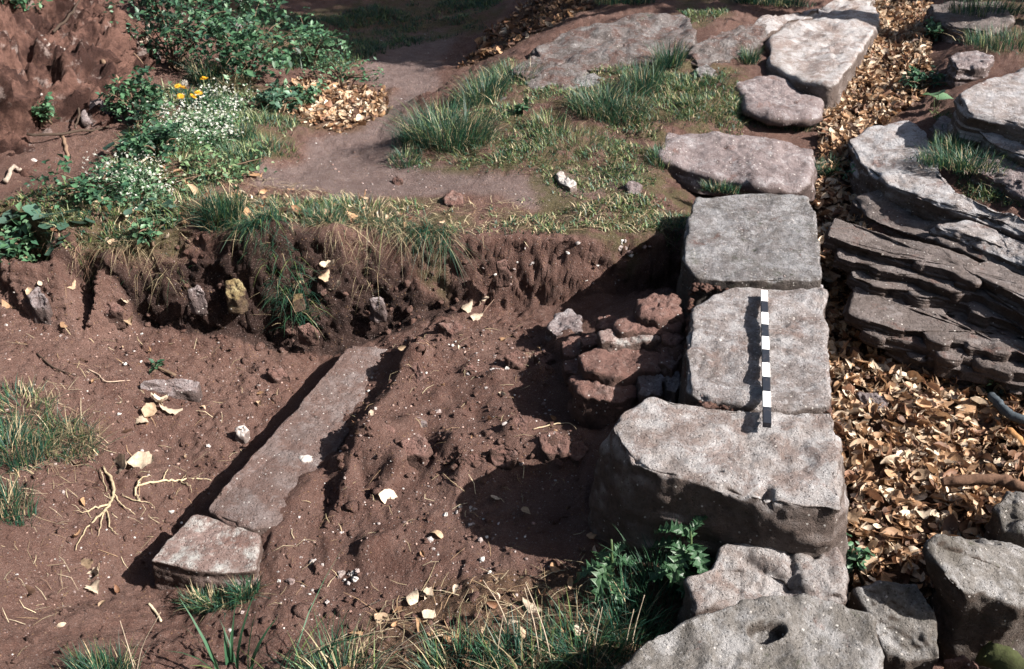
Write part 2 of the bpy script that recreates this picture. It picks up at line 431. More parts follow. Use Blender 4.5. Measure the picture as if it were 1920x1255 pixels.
PTS = LIP + FOOT + [(x, y - 28, z + .012) for x, y, z in LIP[3:]] + [
    # trench floor
    (640, 720, -.575), (728, 715, -.515), (748, 700, -.43), (775, 655, -.40), (790, 640, -.40), (752, 655, -.50), (735, 735, -.44), (700, 742, -.515), (800, 650, -.46), (900, 620, -.44), (1000, 620, -.425), (850, 700, -.45), (950, 700, -.425), (1050, 690, -.40),
    (800, 780, -.46), (900, 780, -.44), (1000, 760, -.42),
    (676, 800, -.425), (700, 765, -.43), (662, 850, -.45), (650, 900, -.50), (760, 850, -.42), (870, 852, -.42), (950, 842, -.405), (1040, 835, -.39), (1100, 850, -.39),
    (680, 900, -.535), (780, 888, -.51), (900, 886, -.49), (1000, 884, -.47), (1080, 890, -.45),
    (700, 960, -.535), (850, 960, -.51), (1000, 980, -.48), (1090, 1000, -.46), (700, 1050, -.55), (850, 1060, -.525), (1000, 1060, -.50), (1100, 1080, -.48),
    (600, 1000, -.565), (560, 1080, -.585), (600, 1150, -.58), (800, 1150, -.55), (1000, 1150, -.50), (1150, 1150, -.48), (1250, 1200, -.50), (1160, 1050, -.40), (1250, 1060, -.36), (1340, 1060, -.36),
    (200, 1260, -.5), (500, 1260, -.54), (800, 1260, -.50), (1100, 1260, -.47),
    (640, 845, -.555), (622, 920, -.56), (655, 800, -.545), (560, 930, -.535), (520, 1000, -.545), (610, 870, -.545), (668, 770, -.535), (700, 715, -.53), (738, 668, -.525), (500, 1050, -.585),
    (600, 690, -.64), (570, 740, -.65), (480, 830, -.66), (400, 925, -.68), (340, 990, -.69), (250, 1080, -.69), (180, 1130, -.67), (300, 1150, -.68),
    (450, 700, -.59), (350, 750, -.57), (250, 700, -.48), (150, 650, -.41), (50, 600, -.32), (0, 640, -.32), (-250, 640, -.28),
    (300, 850, -.62), (200, 900, -.56), (100, 850, -.47), (0, 800, -.38), (100, 1000, -.52), (0, 1000, -.43), (50, 1150, -.5), (0, 1260, -.43), (-250, 900, -.3), (-250, 1260, -.3),
    (0, 1500, -.4), (500, 1500, -.45), (1000, 1500, -.42), (1500, 1500, -.5), (2000, 1500, -.6), (-400, 1500, -.3), (2500, 1500, -.5),
    # path and far ground
    (500, 395, -.01), (700, 385, -.05), (850, 375, -.06), (560, 330, -.10), (700, 335, -.09), (620, 285, -.15), (700, 275, -.16), (730, 205, -.18), (690, 150, -.18),
    (760, 100, -.18), (800, 50, -.18), (650, 50, -.15), (900, 0, -.12), (550, 200, -.08), (480, 260, -.02), (350, 330, .02), (200, 400, .02), (250, 330, .05), (100, 430, .02),
    (735, 318, -.09), (770, 275, -.03), (790, 235, .0), (855, 205, .0), (880, 155, .03), (945, 122, .08), (975, 92, .08), (900, 85, -.12), (1000, 40, -.05), (820, 170, -.17),
    (400, 200, -.02), (300, 250, .03), (450, 100, -.05), (300, 100, .0), (550, 50, -.1), (400, -50, 0), (0, 380, .04), (-250, 450, .0),
    (1000, 280, .0), (1100, 330, -.04), (1200, 330, -.04), (1150, 250, .03), (1000, 200, .08), (1200, 180, .11), (1300, 225, .08), (1250, 400, -.08), (1000, 400, -.08),
    (1300, 120, .2), (1400, 140, .18), (1350, 60, .25), (1150, 10, .28), (1050, -10, .1), (1450, -20, .33), (1200, -100, .3), (1600, -80, .3), (1900, -80, .4), (900, -100, -.05), (400, -120, .1),
    (-100, -100, .2), (2300, -80, .5), (-700, 100, .3), (-700, 500, .1), (-700, 1200, -.1),
    # under the wall, gully with leaves, bedrock side
    (1400, 250, .0), (1400, 450, -.3), (1400, 650, -.4), (1400, 850, -.46), (1400, 1050, -.5), (1540, 340, -.08), (1560, 420, -.20), (1580, 500, -.30), (1600, 560, -.35), (1620, 650, -.38),
    (1700, 720, -.40), (1640, 800, -.42), (1750, 850, -.42), (1850, 780, -.40), (1700, 950, -.45), (1850, 900, -.45), (1620, 1000, -.48), (1700, 1050, -.48), (1640, 1150, -.54),
    (1800, 1200, -.56), (1950, 1100, -.5), (1900, 1260, -.6), (1500, 1260, -.6),
    (1560, 280, -.02), (1600, 200, .03), (1650, 130, .10), (1690, 60, .15), (1700, 0, .19), (1720, 150, .10), (1700, 195, .06), (1590, 240, .0),
    (1650, 300, .0), (1760, 250, .10), (1775, 100, .2), (1850, 100, .3), (1900, 50, .35), (1760, 40, .18), (1830, 300, .12), (1900, 350, .12), (1640, 418, -.06), (1720, 420, -.04), (1810, 442, -.02), (1900, 470, .0),
    (1800, 620, -.38), (1920, 640, -.3), (1920, 720, -.38), (2300, 300, .3), (2300, 600, .0), (2300, 900, -.35), (2300, 1200, -.5),
    # rubble core beside the blocks
    (1100, 650, -.25), (1200, 600, -.16), (1250, 560, -.15), (1240, 680, -.19), (1150, 720, -.27), (1180, 690, -.23), (1150, 650, -.21), (1200, 640, -.19), (1085, 735, -.37), (1230, 740, -.25), (1275, 650, -.12), (1110, 795, -.40), (1066, 665, -.33), (1040, 690, -.375), (1130, 625, -.18), (1150, 590, -.3), (1120, 760, -.36)]
W = np.array([P(*p) for p in PTS])
vres = delaunay_2d_cdt([Vector(w[:2]) for w in W], [], [], 0, 1e-5)
orig = vres[3]
TV = np.array([[v.x, v.y] for v in vres[0]])
TZ = np.array([W[o[0], 2] if o else 0 for o in orig])

# fan shaped grid: dense where the picture looks, coarse out to the horizon
f2, r2 = np.array([-math.sin(YAW), math.cos(YAW)]), np.array([math.cos(YAW), math.sin(YAW)])
NV, NU = 560, 540
vv_ = np.linspace(1.55, 13.5, 20000)
den_ = 1 / (vv_ * .0039) + 130 * np.exp(-((vv_ - 4.2) / .42) ** 4)      # rows crowd together where the bank stands
cum_ = np.concatenate([[0], np.cumsum((den_[1:] + den_[:-1]) / 2 * np.diff(vv_))])
v_mid = np.interp(np.linspace(0, cum_[-1], int(cum_[-1])), cum_, vv_)
v_all = np.concatenate([-np.geomspace(60, 0.5, 10), np.linspace(-0.3, 1.5, 12), v_mid, np.geomspace(13.9, 160, 30)])
ext = np.geomspace(0.015, 3.0, 20)
u_all = np.concatenate([-(1 + ext[::-1]), np.linspace(-1, 1, NU), 1 + ext])


def halfw(v): return 0.49 * np.maximum(v, 0.2) + 0.80 + 0.6 * np.maximum(-v, 0) * 0.5


VV, UU = np.meshgrid(v_all, u_all, indexing='ij')
WW = UU * halfw(VV)
GX = f2[0] * VV + r2[0] * WW
GY = f2[1] * VV + r2[1] * WW
gx, gy = GX.ravel(), GY.ravel()
gz = np.full(len(gx), np.nan)
order = np.arange(len(gx))
for tri in vres[2]:
    a, b, c = TV[tri[0]], TV[tri[1]], TV[tri[2]]
    lo, hi = np.minimum(np.minimum(a, b), c), np.maximum(np.maximum(a, b), c)
    idx = np.nonzero((gx >= lo[0]) & (gx <= hi[0]) & (gy >= lo[1]) & (gy <= hi[1]))[0]
    if not len(idx): continue
    x, y = gx[idx], gy[idx]
    det = (b[1] - c[1]) * (a[0] - c[0]) + (c[0] - b[0]) * (a[1] - c[1])
    if abs(det) < 1e-12: continue
    l1 = ((b[1] - c[1]) * (x - c[0]) + (c[0] - b[0]) * (y - c[1])) / det
    l2 = ((c[1] - a[1]) * (x - c[0]) + (a[0] - c[0]) * (y - c[1])) / det
    l3 = 1 - l1 - l2
    ok = (l1 >= -1e-6) & (l2 >= -1e-6) & (l3 >= -1e-6)
    gz[idx[ok]] = l1[ok] * TZ[tri[0]] + l2[ok] * TZ[tri[1]] + l3[ok] * TZ[tri[2]]
# outside the survey: nearest survey height fading to a level plain
bad = np.nonzero(np.isnan(gz))[0]
for ch in np.array_split(bad, max(1, len(bad) // 4000)):
    d2 = (gx[ch, None] - TV[None, :, 0]) ** 2 + (gy[ch, None] - TV[None, :, 1]) ** 2
    w_ = 1 / (d2 + 0.3) ** 1.5
    gz[ch] = (w_ @ TZ) / w_.sum(1)
GZ = gz.reshape(GX.shape)
for _ in range(1):                                         # soften the facets of the survey
    Z2 = GZ.copy()
    Z2[1:-1, 1:-1] = (GZ[1:-1, 1:-1] * 2 + GZ[:-2, 1:-1] + GZ[2:, 1:-1] + GZ[1:-1, :-2] + GZ[1:-1, 2:]) / 6
    GZ = Z2


def inpoly(poly, x, y):
    c = np.zeros(np.shape(x), bool); n = len(poly)
    for i in range(n):
        x1, y1 = poly[i]; x2, y2 = poly[(i + 1) % n]
        if y1 == y2: continue
        c ^= ((y1 > y) != (y2 > y)) & (x < (x2 - x1) * (y - y1) / (y2 - y1) + x1)
    return c


def zone(pix):                                              # (px,py,z) ring -> world XY ring
    return np.array([P(*p)[:2] for p in pix])


G3 = np.stack([gx, gy, np.zeros_like(gx)], 1)
wob = np.stack([fbm(G3, 3.0, 3, 0.5, 5), fbm(G3, 3.0, 3, 0.5, 9)], 1) * 0.12


def mask(*pix, jit=1.0):
    m = np.zeros(len(gx), bool)
    for p in pix:
        m |= inpoly(zone(p), gx + wob[:, 0] * jit, gy + wob[:, 1] * jit)
    m = m.astype(float).reshape(GX.shape)
    for _ in range(6):
        q = m.copy()
        q[1:-1, 1:-1] = (m[1:-1, 1:-1] + m[:-2, 1:-1] + m[2:, 1:-1] + m[1:-1, :-2] + m[1:-1, 2:]) / 5
        m = q
    return m.ravel()


Z_TURF = [[(760, 300, 0), (860, 170, 0), (960, 110, .1), (1050, 160, .1), (1200, 130, .1), (1380, 140, .15), (1400, 230, .1), (1230, 250, .05), (1240, 330, -.03), (1320, 350, -.05), (1290, 430, -.1), (1180, 440, -.1), (1000, 430, -.1), (960, 400, -.08), (1050, 370, -.05), (1000, 310, 0), (850, 310, -.03)],
          [(330, 430, -.02), (400, 370, 0), (640, 370, -.04), (840, 385, -.07), (880, 445, -.09), (650, 430, -.05)],
          [(430, 30, -.05), (700, 10, -.15), (1000, -30, -.1), (900, 70, -.15), (760, 80, -.18), (640, 130, -.15), (500, 130, -.1)],
          [(60, 470, -.1), (200, 340, .03), (300, 180, 0), (480, 150, -.05), (600, 170, -.1), (520, 290, -.05), (400, 350, 0), (330, 430, -.02), (200, 470, -.08)],
          [(0, 470, -.1), (0, 385, .02), (130, 355, .03), (230, 330, .04), (330, 330, .02), (330, 430, -.02), (200, 470, -.08), (80, 485, -.1)],
          [(1300, 60, .25), (1420, 0, .3), (1600, -60, .35), (1200, -60, .3)], [(1750, 200, .15), (1950, 250, .2), (1950, 400, .1), (1800, 350, .1)], [(1780, 0, .3), (1950, -50, .4), (1950, 130, .35), (1850, 90, .3)]]
Z_PATH = [[(480, 340, -.05), (600, 240, -.1), (720, 180, -.18), (680, 120, -.18), (700, 60, -.18), (830, 60, -.18), (860, 120, -.17), (760, 230, -.15), (740, 310, -.1), (1000, 310, 0), (1240, 330, -.04), (1060, 370, -.05), (900, 385, -.08), (700, 370, -.05)]]
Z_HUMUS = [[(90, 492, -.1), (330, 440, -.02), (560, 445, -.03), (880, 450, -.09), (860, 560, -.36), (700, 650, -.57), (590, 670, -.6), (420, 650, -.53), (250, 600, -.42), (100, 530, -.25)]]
Z_LITTER = [[(1530, 350, -.1), (1540, 200, 0), (1620, 90, .12), (1640, -40, .2), (1740, -40, .2), (1740, 180, .1), (1640, 240, .03), (1590, 290, 0), (1610, 350, -.1), (1590, 440, -.25), (1640, 560, -.36), (1720, 640, -.4), (1920, 700, -.4), (2000, 900, -.45), (1990, 1260, -.6), (1580, 1200, -.55), (1480, 1000, -.5), (1480, 500, -.4)],
            [(500, 210, -.08), (560, 150, -.1), (720, 170, -.18), (730, 220, -.18), (640, 255, -.15), (580, 240, -.1)],
            [(640, 1270, -.5), (700, 1120, -.55), (900, 1080, -.5), (1200, 1000, -.47), (1290, 1100, -.48), (1200, 1270, -.48)],
            [(860, 140, -.17), (920, 60, -.12), (1080, -20, 0), (1300, -40, .25), (1040, 60, .1), (960, 100, .0)]]
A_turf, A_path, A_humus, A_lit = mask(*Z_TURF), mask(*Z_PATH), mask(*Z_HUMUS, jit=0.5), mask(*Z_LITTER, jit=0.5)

# lumps, clods and hollows of the dug floor: pixel, height of the floor there, radius, rise
LUMPS = [(700, 820, -.47, .10, .05), (770, 795, -.45, .06, .04), (850, 840, -.43, .09, .05), (905, 870, -.42, .08, .05), (960, 815, -.41, .07, .07), (985, 800, -.41, .06, .05), (1035, 840, -.4, .08, .05),
         (930, 700, -.4, .06, .04), (975, 665, -.39, .05, .05), (880, 690, -.42, .05, .03), (780, 690, -.46, .07, .07), (770, 650, -.46, .05, .05), (690, 1035, -.55, .06, .05), (720, 1020, -.54, .05, .03),
         (1060, 640, -.37, .07, .06), (840, 610, -.42, .07, .05), (1010, 700, -.39, .05, .05), (650, 930, -.57, .04, .03), (820, 740, -.44, .05, .03), (1090, 820, -.39, .07, .04), (740, 870, -.46, .06, .03),
         (640, 830, -.57, .07, -.05), (610, 950, -.58, .06, -.03), (840, 870, -.45, .05, -.04), (930, 850, -.42, .05, -.04), (700, 740, -.52, .06, -.04), (890, 770, -.43, .06, -.05), (1010, 880, -.44, .05, -.03),
         (520, 1060, -.58, .08, .03), (640, 1090, -.57, .06, -.03), (450, 640, -.53, .08, .05), (540, 620, -.55, .08, .07), (640, 560, -.4, .1, .06), (770, 540, -.3, .1, .06), (330, 560, -.3, .12, .07), (400, 580, -.35, .08, .06),
         (230, 560, -.3, .07, .05), (500, 540, -.3, .1, .05), (870, 520, -.25, .08, .04), (960, 500, -.2, .07, -.03), (1130, 500, -.2, .08, .03)]
gz = GZ.ravel()
for px, py, z, r, h in LUMPS:
    c = P(px, py, z)
    d2 = ((gx - c[0]) ** 2 + (gy - c[1]) ** 2) / (r * r)
    gz = gz + h * np.exp(-d2 * 1.3)
V3 = np.stack([gx, gy, gz], 1)
core = smooth(0.3, 1.5, VV.ravel()) * (1 - smooth(12, 30, VV.ravel()))
A_floor = mask([(660, 660, -.55), (760, 620, -.48), (1060, 590, -.37), (1050, 740, -.39), (1090, 900, -.44), (1090, 1080, -.48), (640, 1120, -.57), (500, 1060, -.58), (620, 900, -.57)], jit=.5)
soft = np.clip(1 - 0.5 * A_path - .35 * A_floor, 0.3, 1)
lump = fbm(V3, 4.5, 3, 0.5, 3) * 0.02 + np.abs(fbm(V3, 15, 3, 0.6, 21)) * 0.012 * (0.4 + 1.2 * smooth(-.3, .5, fbm(V3, 2.5, 2, .5, 77))) + fbm(V3, 38, 2, 0.6, 33) * 0.005
gz = gz + lump * soft * core
GZ = gz.reshape(GX.shape)
# crumbled bank: steep places get knobbly along their normal
nrow, ncol = GX.shape
I = np.arange(nrow * ncol).reshape(nrow, ncol)
GQ = np.stack([I[:-1, :-1], I[:-1, 1:], I[1:, 1:], I[1:, :-1]], -1).reshape(-1, 4)
V3 = np.stack([gx, gy, gz], 1)
N3 = vnormals(V3, GQ)
if N3[:, 2].mean() < 0:
    GQ = GQ[:, ::-1]; N3 = -N3
steep = smooth(0.25, 0.7, 1 - N3[:, 2]) * core
Vz = V3 * [1, 1, 1.0] + np.stack([noise(V3, 5, 91), noise(V3, 5, 92), noise(V3, 5, 93)], 1) * .05
rough = (fbm(Vz, 8, 4, 0.6, 41) * 0.03 - np.abs(fbm(Vz, 15, 2, .5, 63)) * 0.015 + .004) * (.6 + .55 * A_humus) + fbm(V3, 30, 3, 0.7, 52) * 0.013
relh = np.clip((V3[:, 2] + .55) / .5, 0, 1)
rough += A_humus * .06 * (relh - .5)                      # the turf mat overhangs the softer earth below
V3d = V3 + N3 * (rough * steep)[:, None]
gme = mesh_from('ground', V3d, GQ, attrs={'turf': A_turf, 'path': A_path * (1 - A_turf * 0.4), 'humus': A_humus, 'litter': A_lit})
ground = link('ground', gme, M['ground'], kind='structure', label='red brown earth of the dig with trodden path and cut bank')


def hz(x, y):
    """ground height at world x, y (arrays)"""
    x = np.atleast_1d(np.asarray(x, float)); y = np.atleast_1d(np.asarray(y, float))
    v = x * f2[0] + y * f2[1]; w = x * r2[0] + y * r2[1]
    u = w / halfw(v)
    fi = np.interp(v, v_all, np.arange(nrow)); fj = np.interp(u, u_all, np.arange(ncol))
    i = np.clip(fi.astype(int), 0, nrow - 2); j = np.clip(fj.astype(int), 0, ncol - 2)
    a, b = fi - i, fj - j
    return GZ[i, j] * (1 - a) * (1 - b) + GZ[i + 1, j] * a * (1 - b) + GZ[i, j + 1] * (1 - a) * b + GZ[i + 1, j + 1] * a * b


def hit(px, py):
    """where the sight line of a photo pixel meets the ground"""
    d = fw * F_PX + rt * (px - 960) + up * (627.5 - py); d = d / np.linalg.norm(d)
    t = np.linspace(1.5, 16, 3000)
    p = CAM + d * t[:, None]
    k = np.nonzero(p[:, 2] < hz(p[:, 0], p[:, 1]))[0]
    return p[k[0]] if len(k) else p[-1]



# ------------------------------------------------------------------ stones
def resample(pts, n, corner=2):
    """closed outline -> n points, evenly spaced, corners rounded a little"""
    pts = np.asarray(pts, float)
    q = np.vstack([pts, pts[:1]])
    s = np.concatenate([[0], np.cumsum(np.linalg.norm(np.diff(q[:, :2], axis=0), axis=1))])
    t = np.linspace(0, s[-1], n, endpoint=False)
    o = np.stack([np.interp(t, s, q[:, k]) for k in range(3)], 1)
    for _ in range(corner):
        o = (o * 2 + np.roll(o, 1, 0) + np.roll(o, -1, 0)) / 4
    return o


def stone_mesh(name, top, base, bev=0.03, amp=0.012, freq=7.0, dome=0.0, strata=0.0, seed=0, n=120, kt=22, ks=20, grooves=(), hole=None, corner=2, fine=1.0, cav=0.0, chips=0.0, frac=0.0, crumb=0.0):
    """closed stone: top outline (world), base outline (world), rounded rim, weathered by noise"""
    T = resample(top, n, corner)
    if np.sum(T[:, 0] * np.roll(T[:, 1], -1) - np.roll(T[:, 0], -1) * T[:, 1]) < 0: T = T[::-1]
    c = T.mean(0)
    if np.isscalar(base):
        B = T.copy(); B[:, 2] = base
        B[:, :2] = c[:2] + (T[:, :2] - c[:2]) * 1.03
    else:
        B0 = resample(base, n * 3, 2)
        ang = np.arctan2(B0[:, 1] - c[1], B0[:, 0] - c[0]); o = np.argsort(ang)
        rad = np.linalg.norm(B0[:, :2] - c[:2], axis=1)
        ta = np.arctan2(T[:, 1] - c[1], T[:, 0] - c[0])
        rr = np.interp(ta, ang[o], rad[o], period=2 * np.pi); zz = np.interp(ta, ang[o], B0[o, 2], period=2 * np.pi)
        B = np.stack([c[0] + np.cos(ta) * rr, c[1] + np.sin(ta) * rr, zz], 1)
    mr = np.linalg.norm(T[:, :2] - c[:2], axis=1)
    rings = []
    s0 = np.clip(1 - bev / np.maximum(mr, bev * 2), 0.4, 1)[:, None]
    for t in np.linspace(0.03, 1, kt):
        r = c[None, :2] + (T[:, :2] - c[None, :2]) * s0 * t
        z = c[2] + (T[:, 2] - c[2]) * t + dome * (1 - t * t)
        rings.append(np.column_stack([r, z]))
    for a in (22, 45, 68, 90):
        k = s0 + (1 - s0) * math.sin(R(a))
        r = c[None, :2] + (T[:, :2] - c[None, :2]) * k
        rings.append(np.column_stack([r, T[:, 2] - bev * (1 - math.cos(R(a)))]))
    E0 = rings[-1]
    for t in np.linspace(0, 1, ks + 1)[1:]:
        rings.append(E0 + (B - E0) * np.array([t ** 0.8, t ** 0.8, t]))
    V = np.vstack(rings); m = len(rings)
    I = np.arange(m * n).reshape(m, n); J = np.roll(I, -1, 1)
    Q = np.stack([I[:-1], I[1:], J[1:], J[:-1]], -1).reshape(-1, 4)
    N = vnormals(V, Q)
    if (N * (V - V.mean(0))).sum() < 0: N = -N; Q = Q[:, ::-1]
    d = fbm(V, freq, 4, 0.5, seed) * amp + (np.abs(fbm(V, freq * 3.1, 3, 0.5, seed + 7)) - 0.3) * amp * 0.45 * fine
    d += noise(V, 55, seed + 3) * 0.0016 * fine
    side = np.clip(1 - np.abs(N[:, 2]) * 1.3, 0, 1)
    if strata:
        zs = V.copy(); zs[:, :2] *= 1.6; zs[:, 2] *= 26
        st = fbm(zs, 1.0, 3, 0.5, seed + 30)
        d += np.round(st * 3) / 3 * strata * (0.25 + side)
        zs[:, 2] *= 2.2
        d += noise(zs, 1.0, seed + 31) * strata * 0.4 * side
    if chips:
        rim = np.clip(1 - np.abs(N[:, 2] - .6) / .45, 0, 1)
        d -= chips * rim * smooth(.1, .5, noise(V, 13, seed + 70) + .5 * noise(V, 30, seed + 71))
    if frac:
        wv = V * [1, 1, 2.5] + np.stack([noise(V, 4, seed + 80), noise(V, 4, seed + 81), noise(V, 4, seed + 82)], 1) * .05
        ic = np.floor(wv * 9).astype(np.int64) + 5000
        d += frac * _hash(ic[:, 0], ic[:, 1], ic[:, 2], seed + 83) * (.35 + side)
    if crumb: d += crumb * fbm(V, 16, 4, .68, seed + 90)
    if cav: d -= cav * smooth(.12, .42, fbm(V, 2.4, 3, .55, seed + 60)) - cav * .35 * np.abs(fbm(V, 8, 3, .6, seed + 61))
    V = V + N * d[:, None]
    upm = np.clip(N[:, 2] * 1.5, 0, 1)
    for (x1, y1, x2, y2, w, dep) in grooves:
        a, b = np.array([x1, y1]), np.array([x2, y2])
        t = np.clip(((V[:, :2] - a) @ (b - a)) / ((b - a) @ (b - a)), 0, 1)
        dist = np.linalg.norm(V[:, :2] - (a + t[:, None] * (b - a)), axis=1) + noise(V, 20, seed + 5) * w * 0.35
        V[:, 2] -= dep * np.exp(-(dist / w) ** 2) * upm
    if hole is not None:
        hx, hy, ra, rb, an, dep = hole
        dx, dy = V[:, 0] - hx, V[:, 1] - hy
        e = np.sqrt(((dx * math.cos(an) + dy * math.sin(an)) / ra) ** 2 + ((-dx * math.sin(an) + dy * math.cos(an)) / rb) ** 2) + noise(V, 25, seed + 9) * 0.12
        V[:, 2] -= dep * (1 - smooth(0.75, 1.1, e)) * upm
    VV_ = np.vstack([V, [V[:n].mean(0)], [V[-n:].mean(0)]])
    k0 = m * n
    tr = [(k0, I[0, i], J[0, i]) for i in range(n)] + [(k0 + 1, J[-1, i], I[-1, i]) for i in range(n)]
    cc = np.array([c[0], c[1], float(np.mean(B[:, 2]))])
    me = mesh_from(name, VV_ - cc, Q, tr)
    return me, cc


def px(l, z=None):
    return [P(p[0], p[1], p[2] if len(p) > 2 else z) for p in l]


def stone(name, mat, top, base, label, cat='stone', z=None, zb=None, group=None, parent=None, **kw):
    t = px(top, z)
    b = base if np.isscalar(base) else px(base, zb)
    me, c = stone_mesh(name, t, b, **kw)
    return link(name, me, M[mat], label=label, cat=cat, group=group, loc=tuple(c))


def line(a, b, z, w, dep):
    p, q = P(*a, z), P(*b, z)
    return (p[0], p[1], q[0], q[1], w, dep)


# --- dressed blocks of the wall, far to near
stone('wall_block', 'pale', [(1440, 62, .27), (1480, 40, .29), (1560, 18, .31), (1640, 6, .31), (1650, 40, .28), (1612, 100, .26), (1560, 165, .22), (1500, 148, .22), (1440, 118, .24)],
      -.05, 'long pale slab at far end of wall, beside top of leafy gully', 'wall block', bev=.04, amp=.022, freq=5, seed=1)
stone('wall_block', 'pale', [(1400, 46, .30), (1470, 26, .32), (1560, 4, .33), (1640, -14, .33), (1640, 8, .31), (1560, 22, .31), (1480, 44, .29), (1438, 62, .28)],
      0.0, 'bright rough rim stone along the back of the far slab', 'wall block', bev=.03, amp=.025, freq=6, seed=2)
stone('wall_block', 'violet', [(1372, 152, .17), (1450, 140, .18), (1530, 150, .17), (1550, 172, .15), (1545, 212, .12), (1520, 220, .11), (1440, 215, .12), (1395, 200, .13)],
      [(1372, 160, .0), (1450, 145, 0), (1555, 160, 0), (1556, 250, -.05), (1530, 252, -.05), (1430, 246, -.05), (1385, 225, -.03)], 'rounded violet grey stone, second from the far slab', 'wall block', bev=.05, amp=.016, seed=3)
stone('wall_block', 'violet', [(1240, 245, .06), (1330, 246, .08), (1440, 255, .08), (1535, 272, .06), (1522, 338, .02), (1500, 352, .0), (1420, 345, .0), (1320, 325, .0), (1235, 295, .02)],
      [(1228, 255, -.1), (1330, 246, -.1), (1545, 272, -.1), (1530, 378, -.12), (1410, 378, -.12), (1300, 362, -.12), (1220, 330, -.1)], 'broad purple brown boulder slab with smooth pale scar', 'wall block', bev=.05, amp=.022, freq=5, seed=4)
stone('wall_block', 'block', [(1302, 370, .05), (1420, 361, .05), (1512, 366, .05), (1530, 398, .05), (1543, 520, .05), (1480, 524, .045), (1380, 526, .04), (1305, 520, .03), (1280, 486, .04), (1290, 410, .05)],
      -.5, 'dressed grey block with pitted mossy top just beyond the scale bar', 'wall block', bev=.016, amp=.012, chips=.02, seed=5, n=160, kt=30)
stone('wall_block', 'block2', [(1300, 570, .0), (1372, 538, .0), (1480, 528, .0), (1546, 526, .0), (1562, 760, .0), (1485, 762, -.005), (1400, 760, -.005), (1330, 748, -.01), (1292, 733, -.01), (1284, 655, .0)],
      -.5, 'dressed grey block under the upper part of scale bar', 'wall block', bev=.02, amp=.012, chips=.02, seed=6, n=160, kt=30)
stone('wall_block', 'pale', [(1142, 795, -.01), (1165, 770, .0), (1215, 742, .0), (1300, 752, .0), (1420, 768, .0), (1565, 770, .0), (1582, 952, -.02), (1505, 948, -.02), (1440, 936, -.015), (1400, 924, -.02), (1290, 896, -.02), (1216, 880, -.02), (1176, 850, -.015)],
      [(1098, 985, -.46), (1120, 905, -.46), (1215, 830, -.46), (1420, 830, -.46), (1575, 830, -.46), (1588, 1132, -.46), (1500, 1134, -.46), (1370, 1114, -.46), (1215, 1082, -.46), (1155, 1055, -.46), (1115, 1022, -.46)],
      'large pale broken block at near end of scale bar', 'wall block', bev=.013, amp=.014, freq=6, chips=.022, frac=.006, seed=7, n=200, kt=36, ks=28, corner=3,
      grooves=[line((1330, 905), (1440, 912), 0, .012, .02), line((1440, 905), (1440, 945), 0, .014, .04), line((1480, 800), (1570, 830), 0, .03, .006), line((1190, 850), (1185, 900), 0, .015, .03)])
stone('wall_block', 'pale', [(1345, 1018, -.22), (1410, 1006, -.21), (1500, 1014, -.21), (1578, 1002, -.2), (1586, 1060, -.22), (1586, 1120, -.25), (1540, 1128, -.27), (1400, 1120, -.27), (1300, 1140, -.28), (1284, 1085, -.26), (1330, 1062, -.24)],
      -.6, 'low weathered step stone with rounded hollows below the broken block', 'wall block', bev=.025, amp=.018, freq=6, chips=.015, seed=8, n=160, kt=30,
      grooves=[line((1400, 1040), (1480, 1075), -.22, .02, .025), line((1480, 1030), (1490, 1075), -.22, .014, .016), line((1512, 1010), (1530, 1040), -.22, .012, .014), line((1400, 1075), (1520, 1105), -.22, .035, .016)])
hp = P(1437, 1178, -.1)
stone('socketed_stone', 'dark', [(1150, 1262, -.16), (1205, 1195, -.13), (1300, 1150, -.1), (1395, 1114, -.08), (1480, 1108, -.08), (1565, 1124, -.09), (1640, 1152, -.1), (1655, 1200, -.11), (1672, 1330, -.17), (1560, 1370, -.2), (1150, 1380, -.2), (1110, 1310, -.18)],
      -.62, 'grey mossy foreground stone with a small dark socket hole', 'stone', bev=.02, amp=.014, chips=.02, seed=9, n=200, kt=44, strata=.004, hole=(hp[0], hp[1], .055, .03, R(15), .05))

# --- kerb line on the trench floor
stone('kerb_slab', 'strip', [(660, 645, -.50), (612, 698, -.50), (535, 786, -.50), (467, 858, -.50), (407, 928, -.505), (386, 956, -.51), (425, 976, -.51), (478, 990, -.52), (530, 985, -.545), (590, 905, -.55), (635, 838, -.55), (675, 768, -.545), (705, 712, -.54), (735, 655, -.535)],
      -.75, 'long flat buried kerb slab crossing the trench floor diagonally', 'kerb stone', bev=.014, amp=.011, freq=5, chips=.02, grooves=[line((470, 930), (560, 960), -.52, .008, .012), line((560, 770), (660, 800), -.52, .006, .01)], seed=10, n=220, kt=24, ks=12, corner=1)
stone('kerb_stone', 'corner', [(362, 962, -.53), (425, 974, -.53), (488, 1004, -.53), (480, 1066, -.54), (440, 1072, -.54), (400, 1072, -.54), (335, 1062, -.54), (279, 1050, -.54), (320, 1003, -.535)],
      -.74, 'small squared kerb stone with white limy top at the slab end', 'kerb stone', bev=.014, amp=.009, seed=11, strata=.006, n=140)

